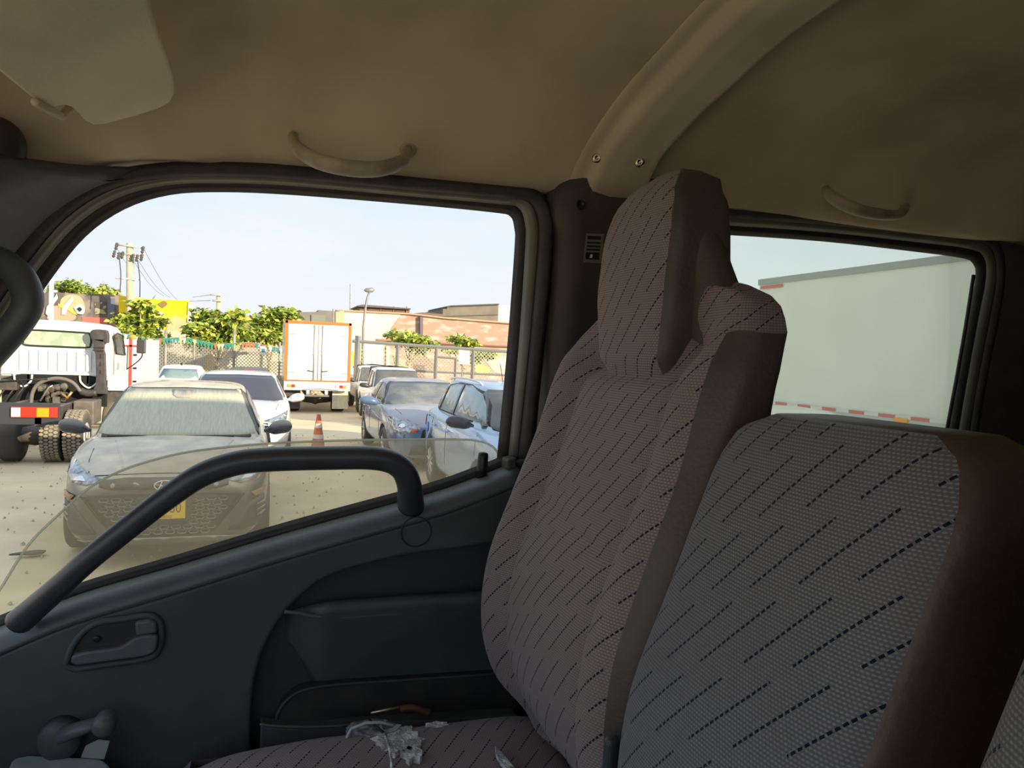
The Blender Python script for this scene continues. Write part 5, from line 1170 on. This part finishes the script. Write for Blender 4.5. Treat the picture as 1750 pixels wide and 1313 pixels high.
for a, b in (((383, 505), (430, 470)),) if 0 else (((360, 504), (330, 508)), ((360, 514), (322, 515))): tube('overhead_wire', local(u2, [PY(*a, 94), PY(*b, 92)]), .04, m_steel, u2, seg=4)

# ---- walls behind
def wallpx(name, pts, Y, th, m, **kw):
    return prism(name, [PY(x, y, Y) for x, y in pts], (0, th, 0), m, **kw)
m_mdark = mat('painted dark wall', (0.120, 0.106, 0.106), .9, c2=(0.251, 0.217, 0.192), scale=.8, lo=.5, hi=.6, detail=8)
m_yel = mat('yellow wall', (0.767, 0.618, 0.007), .9, c2=(0.628, 0.426, 0.064), scale=.5, lo=.5, hi=.7, detail=8)
YM = 46.
mw = wallpx('mural_wall', [(-60, 520), (60, 500), (100, 500), (160, 504), (180, 503), (206, 506), (206, 700), (-60, 700)], YM, .4, m_mdark, label='dark wall with a painted mural behind the white truck', category='wall', kind='structure')
mw.name = 'wall_left_rear'
def paint(name, pts, Y, m, parent, off=.0):
    return prism(name, [PY(x, y, Y-.04-off) for x, y in pts], (0, .03, 0), m, parent)
paint('painted_shape', cr2([(102, 526), (104, 512), (114, 505), (126, 504), (138, 508), (144, 520), (145, 530), (138, 538), (126, 534), (112, 524)], 3), YM, mat('mural peach', (0.597, 0.378, 0.234), .9), mw)
paint('painted_shape', cr2([(80, 545), (84, 528), (100, 522), (116, 526), (130, 540), (124, 548), (100, 548)], 3), YM, mat('mural pink', (0.556, 0.304, 0.225), .9), mw, .02)
paint('painted_stroke', [(99, 519), (112, 522), (128, 532), (132, 538), (126, 537), (112, 527), (100, 525)], YM, mat('mural yellow', (0.735, 0.525, 0.084), .9), mw, .06)
paint('painted_patch', cr2([(126, 526), (132, 521), (141, 521), (145, 529), (142, 537), (132, 536)], 3), YM, mat('mural pale blue', (0.426, 0.556, 0.597), .9), mw, .08)
paint('painted_patch', cr2([(131, 528), (136, 525), (140, 529), (136, 533)], 3), YM, m_black, mw, .12)
for L_ in ([(123, 506), (126, 512), (116, 526), (112, 538), (105, 538), (106, 526), (114, 517)], [(97, 502), (99, 510), (90, 522), (84, 528), (82, 540), (78, 536), (80, 524), (90, 514)]): paint('painted_stroke', L_, YM, mat('mural white', (0.660, 0.660, 0.618), .9), mw, .1)
paint('painted_patch', [(162, 516), (181, 516), (181, 537), (162, 537)], YM, mat('mural olive', (0.304, 0.286, 0.183), .9, c2=(0.084, 0.077, 0.064), scale=4, lo=.48, hi=.52), mw)
paint('painted_patch', [(140, 542), (184, 543), (184, 556), (140, 552)], YM, mat('mural red', (0.495, 0.136, 0.120), .9), mw)
paint('painted_patch', [(184, 510), (196, 510), (196, 545), (184, 545)], YM, mat('mural blue grey', (0.120, 0.136, 0.225), .9), mw)
yw = wallpx('yellow_wall', [(203, 505), (240, 510), (280, 512), (322, 514), (330, 522), (328, 600), (320, 660), (203, 660)], 44.5, .4, m_yel, label='yellow painted wall behind the leafy tree at the left', category='wall', kind='structure'); yw.name = 'wall_yellow'
paint('painted_patch', [(285, 545), (300, 540), (318, 548), (316, 660), (285, 660)], 44.5, mat('wall bare plaster', (0.456, 0.378, 0.269), .9, c2=(0.576, 0.475, 0.200), scale=1), yw)
paint('painted_patch', cr2([(255, 536), (264, 531), (275, 533), (280, 540), (272, 546), (260, 543)], 3), 44.5, mat('wall white', (0.628, 0.597, 0.556), .9), yw)
paint('painted_patch', cr2([(268, 537), (274, 536), (276, 541), (270, 542)], 3), 44.5, mat('wall orange', (0.525, 0.225, 0.120), .9), yw, .03)
paint('painted_patch', cr2([(238, 560), (255, 556), (275, 562), (282, 572), (262, 580), (242, 576)], 3), 44.5, mat('wall sky blue', (0.286, 0.426, 0.628), .9), yw)
paint('painted_patch', cr2([(268, 520), (280, 514), (286, 520), (278, 527)], 3), 44.5, mat('wall brown', (0.242, 0.159, 0.064), .9), yw)
prism('return_wall', [PY(x, y, 44.4) for x, y in ((322, 516), (330, 522), (327, 552), (320, 550))], (0, .5, 0), m_white, yw)
m_plas = mat('old plaster', (0.618, 0.525, 0.378), .9, c2=(0.397, 0.360, 0.304), scale=.45, lo=.4, hi=.6, detail=9, bump=.3)
wr1 = wallpx('wall', [(225, 562), (500, 575), (500, 700), (225, 700)], 43, .3, m_plas, label='old plastered wall behind the chain-link fence', category='wall', kind='structure'); wr1.name = 'wall_plaster'
paint('painted_patch', [(405, 605), (456, 610), (456, 650), (405, 648)], 43, mat('limewash', (0.660, 0.618, 0.495), .9, c2=(0.378, 0.350, 0.269), scale=1.2), wr1)
paint('painted_patch', cr2([(352, 596), (366, 600), (368, 640), (346, 640)], 2), 43, mat('ochre patch', (0.535, 0.378, 0.175), .9, c2=(0.378, 0.304, 0.200), scale=1), wr1)
m_pink = mat('pinkish brick', (0.378, 0.251, 0.200), .9, c2=(0.495, 0.397, 0.341), scale=1.2, lo=.48, hi=.62, detail=10, stretch=(1, 1, 3))
m_wh = mat('sunlit white wall', (0.745, 0.681, 0.556), .9, c2=(0.660, 0.576, 0.426), scale=.3, detail=6)
wb = wallpx('wall', [(575, 530), (600, 531), (700, 536), (760, 543), (880, 552), (900, 554), (1500, 590), (1500, 720), (575, 720)], 47, .5, m_pink, label='long pink brick wall behind the gate', category='wall', kind='structure'); wb.name = 'wall_brick'
paint('sunlit_part', [(575, 531), (600, 532), (685, 537), (668, 560), (655, 600), (650, 720), (575, 720)], 47, m_wh, wb)  # sunlit left part of the wall; slanting shadow edge drawn by its outline
prism('coping', [PY(x, y, 46.8) for x, y in ((575, 529), (700, 535), (760, 542), (900, 553), (1500, 589), (1500, 591.5), (900, 555.5), (760, 544.5), (700, 537.5), (575, 531.5))], (0, .9, 0), mat('coping', (0.378, 0.304, 0.217), .9), wb)
prism('wall_pier', [PY(x, y, 46.7) for x, y in ((718, 541), (723, 542), (723, 574), (718, 574))], (0, .3, 0), mat('dark pier', (0.136, 0.120, 0.159), .8), wb)
paint('painted_patch', cr2([(700, 600), (715, 598), (740, 620), (742, 634), (715, 632), (694, 625)], 3), 47, mat('grey mural', (0.251, 0.200, 0.159), .9), wb)
paint('painted_patch', cr2([(825, 612), (838, 608), (856, 612), (870, 608), (870, 640), (845, 636)], 3), 47, mat('pale pink mural', (0.628, 0.426, 0.350), .9, c2=(0.681, 0.618, 0.535), scale=1.5), wb)
paint('painted_patch', cr2([(812, 618), (822, 622), (838, 632), (830, 640), (812, 636)], 3), 47, mat('green mural', (0.332, 0.426, 0.120), .9, c2=(0.628, 0.576, 0.159), scale=1.5), wb)
paint('painted_patch', cr2([(672, 606), (680, 608), (680, 620), (690, 626), (688, 640), (678, 640)], 2), 47, mat('yellow green mural', (0.475, 0.495, 0.064), .9, c2=(0.120, 0.332, 0.120), scale=1.5), wb)
paint('painted_patch', [(602, 600), (622, 603), (622, 628), (602, 626)], 47, mat('yellow mural two', (0.681, 0.628, 0.084), .9, c2=(0.120, 0.200, 0.051), scale=1.2, lo=.5, hi=.52), wb, .03)
paint('white_door', [(622, 588), (655, 590), (655, 632), (622, 630)], 47, mat('door white', (0.735, 0.681, 0.597), .8), wb, .06)
paint('white_strip', [(660, 592), (666, 592), (666, 640), (660, 640)], 47, m_wh, wb, .06)
prism('ledge', [PY(x, y, 46.8) for x, y in ((740, 586), (880, 592), (880, 594), (740, 588))], (0, .3, 0), mat('ledge brown', (0.183, 0.091, 0.077), .8), wb)
prism('ledge', [PY(x, y, 46.8) for x, y in ((645, 579), (672, 580), (672, 583), (645, 582))], (0, .3, 0), mat('ledge brown two', (0.332, 0.183, 0.120), .8), wb)
prism('broken_pier', [PY(x, y, 46.6) for x, y in ((574, 533), (588, 531), (588, 556), (574, 556))], (0, .6, 0), mat('cream pier', (0.475, 0.397, 0.269), .9), wb)
# far buildings
def GP(pts, Y):
    ym = max(y for x, y in pts); L = [PY(x, y, Y) for x, y in pts]
    for v, (x, y) in zip(L, pts):
        if y > ym-8: v.z = -.45
    return L
m_louv = mat('red brown louvre', (0.234, 0.098, 0.038), .8, c2=(0.183, 0.084, 0.038), scale=3)
b1 = empty('building', PY(660, 540, 62), label='long roof lantern with red brown louvred panels', cat='building')
prism('lantern_body', local(b1, GP(((615, 524), (700, 529), (700, 545), (615, 545)), 62)), (0, 5, 0), m_louv, b1)
prism('roof_slab', local(b1, [PY(x, y, 61.6) for x, y in ((612, 522), (620, 520.5), (702, 527), (702, 529), (612, 524))]), (0, 6, 0), mat('slab grey', (0.120, 0.113, 0.113), .8), b1)
for x in (625, 650, 672, 694): prism('mullion', local(b1, [PY(a, y, 61.9) for a, y in ((x, 524), (x+2, 524), (x+2, 545), (x, 545))]), (0, .1, 0), mat('mullion orange', (0.378, 0.159, 0.051), .8), b1)
for k, (a, b) in enumerate(((629, 649), (653, 671), (675, 692))): prism('louvre_panel', local(b1, [PY(x, y, 61.95) for x, y in ((a, 527), (b, 528), (b, 541), (a, 540))]), (0, .1, 0), mat('louvre grey', (0.175, 0.120, 0.091), .8, c2=(0.120, 0.070, 0.044), scale=20, stretch=(.1, .1, 6)), b1)
m_cb = mat('grey concrete block', (0.217, 0.192, 0.159), .9, c2=(0.175, 0.155, 0.128), scale=1, bump=.2)
b2 = empty('building', PY(810, 540, 66), label='grey concrete block building with a stepped roof edge', cat='building')
prism('block_wall', local(b2, GP(((757, 528), (764, 528), (764, 525), (770, 523), (852, 520), (852, 560), (757, 560)), 66)), (0, 8, 0), m_cb, b2)
prism('roof_edge', local(b2, [PY(x, y, 65.8) for x, y in ((764, 524), (770, 522), (853, 519), (853, 521), (770, 524), (764, 526))]), (0, 8.4, 0), mat('edge dark', (0.084, 0.077, 0.070), .8), b2)
prism('pale_wing', local(b2, GP(((852, 521), (880, 524), (880, 560), (852, 560)), 66.2)), (0, 6, 0), mat('pale wing', (0.576, 0.597, 0.628), .7), b2)
prism('string_course', local(b2, [PY(x, y, 65.85) for x, y in ((757, 540), (852, 537), (852, 538), (757, 541))]), (0, .3, 0), mat('edge dark two', (0.136, 0.120, 0.106), .8), b2)
b3 = empty('building', PY(730, 545, 64), label='low curved brown roof between the lantern and the block building', cat='building')
prism('roof', local(b3, [PY(x, y, 64) for x, y in ((706, 538), (712, 535), (722, 534), (757, 537), (757, 541), (720, 540))]), (0, 6, 0), mat('brown roof', (0.183, 0.120, 0.098), .8), b3)
prism('wall_band', local(b3, GP(((712, 538), (757, 540), (757, 552), (712, 552)), 64.4)), (0, 5, 0), m_louv, b3)
b4 = empty('building', PY(530, 540, 60), label='dim grey building between the trees and the box truck', cat='building')
prism('block_wall', local(b4, GP(((440, 535), (544, 533), (544, 530), (572, 532), (578, 534), (578, 620), (440, 620)), 60)), (0, 6, 0), mat('dim grey wall', (0.183, 0.175, 0.175), .9, c2=(0.234, 0.208, 0.192), scale=.6), b4)
prism('window', local(b4, [PY(x, y, 59.9) for x, y in ((532, 538), (556, 539), (556, 552), (532, 552))]), (0, .1, 0), mat('window green grey', (0.200, 0.217, 0.175), .6), b4)
prism('block_wall', local(b4, GP(((330, 540), (440, 540), (440, 620), (330, 620)), 60.5)), (0, 6, 0), mat('purple grey wall', (0.175, 0.143, 0.151), .9, c2=(0.269, 0.225, 0.217), scale=.7), b4)

# ---- trees
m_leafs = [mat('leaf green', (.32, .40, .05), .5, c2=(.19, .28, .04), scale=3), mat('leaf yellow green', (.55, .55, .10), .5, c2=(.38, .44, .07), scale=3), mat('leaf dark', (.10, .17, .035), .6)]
for m in m_leafs: m.node_tree.nodes['Principled BSDF'].inputs['Specular IOR Level'].default_value = .3
m_bark = mat('bark', (.50, .38, .22), .85, c2=(.36, .28, .18), scale=6)
def leaves(rnd, blobs, n, size, flat=.5):
    V = ([], [], []); Fs = ([], [], []); tot = sum(b[3]*b[4]*b[5] for b in blobs)
    for (cx, cy, cz, rx, ry, rz_) in blobs:
        for _ in range(int(n*rx*ry*rz_/tot)+1):
            while True:
                a, b, c = rnd.uniform(-1, 1), rnd.uniform(-1, 1), rnd.uniform(-1, 1); q = a*a+b*b+c*c
                if .05 < q < 1.35*rnd.random()+.3: break
            p = Vector((cx+a*rx, cy+b*ry, cz+c*rz_)); s = size*rnd.uniform(.6, 1.3)
            d = Vector((rnd.gauss(0, 1), rnd.gauss(0, 1), rnd.gauss(0, .5)-.2)).normalized(); nrm = Vector((rnd.gauss(0, .6), rnd.gauss(-.3, .6), rnd.gauss(0.8, .5))).normalized()
            w = d.cross(nrm); 
            if w.length < .1: continue
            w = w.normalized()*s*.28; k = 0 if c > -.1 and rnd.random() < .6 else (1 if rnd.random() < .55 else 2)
            i = len(V[k]); V[k].extend([p, p+d*s*.5+w, p+d*s+Vector((0, 0, -s*.1)), p+d*s*.5-w]); Fs[k].append([i, i+1, i+2, i+3])
    return V, Fs
def tree(px, base, Y, blobs, n, size, trunk, label, seed, branches=True):
    rnd = random.Random(seed); b = PY(px, base, Y); b.z = gz(Y)
    t = empty('tree', b, label=label, cat='tree')
    B = []
    for (x, y, rxp, ryp) in blobs:
        c = PY(x, y, Y+rnd.uniform(-.5, .5)); e = PY(x+rxp, y, Y); f = PY(x, y+ryp, Y); r = abs(e.x-c.x)*1.12; h = abs(c.z-f.z)*1.15
        B.append((c.x-b.x, c.y-b.y, c.z-b.z, r, max(r*.8, .5), h))
    V, Fs = leaves(rnd, B, n, size)
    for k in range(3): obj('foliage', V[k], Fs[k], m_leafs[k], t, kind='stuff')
    if trunk:
        fk = Vector(((trunk[0]), 0, trunk[1]))
        tube('trunk', [(0, 0, 0), fk*.5+Vector((.04, 0, 0)), fk], [.10, .085, .075], m_bark, t, seg=8)
        for (cx, cy, cz, r, ry, h) in B:
            e = Vector((cx, cy, cz)); m_ = lerp(fk, e, .5)+Vector((0, 0, -.1))
            tube('branch', crs([fk, m_, e], 3), .035, m_bark, t, seg=6)
    return t
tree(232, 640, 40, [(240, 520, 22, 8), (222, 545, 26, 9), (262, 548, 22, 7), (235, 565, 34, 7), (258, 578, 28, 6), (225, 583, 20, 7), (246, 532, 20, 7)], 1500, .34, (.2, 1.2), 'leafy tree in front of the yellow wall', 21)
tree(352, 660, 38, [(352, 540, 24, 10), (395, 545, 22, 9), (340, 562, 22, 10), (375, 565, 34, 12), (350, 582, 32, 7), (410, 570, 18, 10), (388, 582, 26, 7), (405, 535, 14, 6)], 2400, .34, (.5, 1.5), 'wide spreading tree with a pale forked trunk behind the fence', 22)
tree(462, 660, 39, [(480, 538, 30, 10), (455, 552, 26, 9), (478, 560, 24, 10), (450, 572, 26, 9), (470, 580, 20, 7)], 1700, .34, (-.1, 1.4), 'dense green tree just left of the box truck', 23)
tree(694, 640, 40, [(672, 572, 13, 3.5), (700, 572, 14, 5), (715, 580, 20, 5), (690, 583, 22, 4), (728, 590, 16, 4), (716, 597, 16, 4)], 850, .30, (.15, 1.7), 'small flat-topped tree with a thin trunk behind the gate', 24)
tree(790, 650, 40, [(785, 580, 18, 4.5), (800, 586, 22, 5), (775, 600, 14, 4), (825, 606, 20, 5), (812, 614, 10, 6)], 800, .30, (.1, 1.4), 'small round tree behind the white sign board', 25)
rnd = random.Random(31)
bsh = empty('bush', PY(140, 510, 50), label='loose green bush rising above the mural wall', cat='bush')
B = []
for (x, y, rxp, ryp) in ((105, 492, 14, 12), (122, 490, 16, 12), (140, 494, 14, 12), (158, 500, 16, 8), (176, 497, 8, 12), (195, 502, 10, 8), (92, 500, 12, 14)):
    c = PY(x, y, 50); e = PY(x+rxp, y, 50); f = PY(x, y+ryp, 50); B.append((c.x-bsh.location.x, 0, c.z-bsh.location.z, abs(e.x-c.x), .8, abs(c.z-f.z)))
V, Fs = leaves(rnd, B, 1300, .26)
for k in range(3): obj('foliage', V[k], Fs[k], m_leafs[k], bsh, kind='stuff')
for (x, y) in ((177, 480), (128, 480), (104, 482), (194, 494)): tube('twig', local(bsh, [PY(x+2, 520, 50), PY(x, y, 50)]), .03, m_bark, bsh, seg=5)
tube('stem', local(bsh, [Vector((bsh.location.x, 50, 0)), bsh.location]), .12, m_bark, bsh, seg=6)
tw = tube('wooden_stake', [PY(262, 668, 33), PY(259, 622, 33)], .05, mat('stake wood', (.6, .42, .15), .8), seg=6, label='short yellowish stake beside the white car', category='stake')

# ================= seen through the rear window: a long trailer and a parked car
XT = 11.3
tr = empty('trailer', (XT, 9, 0), label='long pale semi-trailer with red and white tape along its foot', cat='trailer')
m_trl = mat('pale trailer skin', (.80, .82, .74), .45, c2=(.76, .78, .70), scale=.6)
yb = 15.75
box('trailer_box', (0, -9, 1.0), (2.5, yb-9, 3.92), m_trl, tr, bevel=.01)
box('top_rail', (-.03, -9, 3.80), (.02, yb-9+.01, 3.94), mat('grey rail', (.36, .38, .36), .5), tr)
box('bottom_rail', (-.03, -9, .90), (.03, yb-9+.01, 1.02), mat('pale rail', (.5, .53, .5), .5), tr)
m_tred2 = mat('red tape', (.62, .16, .14), .5); m_twh = mat('white tape', (.72, .72, .68), .5)
k = 0; y = yb-9-.1
while y > -5:
    L_ = .42 if k % 2 == 0 else .36
    box('tape_strip', (-.036, y-L_, .985), (-.03, y, 1.05), m_tred2 if k % 2 == 0 else m_twh, tr); y -= L_; k += 1
box('corner_tape', (-.036, yb-9-.9, 3.70), (-.03, yb-9-.1, 3.77), m_tred2, tr)
am = PX(1543, 719, XT); box('marker_lamp', (-.07, am.y-9-.16, am.z-.05), (-.0, am.y-9+.16, am.z+.05), m_amber, tr, bevel=.02)
box('side_skirt', (.2, -9, .45), (.3, yb-9-1.2, .92), m_fr, tr)
for yy in (-3.5, -2.3, 5.2, 3.9): MB().lathe([(.25, -.14), (.48, -.14), (.5, -.1), (.5, .1), (.48, .14), (.25, .14)], (.3, yy, .5), (1, 0, 0), 24).build('tyre', m_tyre, tr, smooth=True)
box('under_frame', (.6, -8, .6), (1.9, yb-10, 1.0), m_fr, tr)
pc = PY(1345, 690, 8.2)
kc, low, gr, bl, bg_ = car('sedan', (6.1, 6.3, 0), RZ-.25, 4.3, 1.74, (T_w, T_s, T_c), dict(GG, zt=1.29), (.88, 3.45), .31, mat('cream paint', (.70, .64, .50), .3, coat=.4), label='cream car whose roof shows low in the rear window', cat='car')
patch('windscreen', bg_, ws_out(.74, .58, .96, 1.26), 'x', .008, m_dglass, kc, cuts=3)
for s_ in (-1, 1):
    sg = '+' if s_ > 0 else '-'
    patch('side_window', bg_, [(1.55, .98), (1.75, 1.10), (2.02, 1.21), (2.42, 1.24), (2.42, .98)], sg, .009, m_dglass, kc)
    patch('side_window', bg_, [(2.47, .98), (2.47, 1.24), (2.9, 1.22), (3.35, 1.0)], sg, .009, m_dglass, kc)
# ================= unseen cargo box of this truck, added and sized to shade the yard
box('cargo_box', (2.15, -.55, .9), (9.2, 1.6, 3.9), m_tw, label='unseen white cargo box added behind the cab to shade the yard', category='cargo box', bevel=.02)
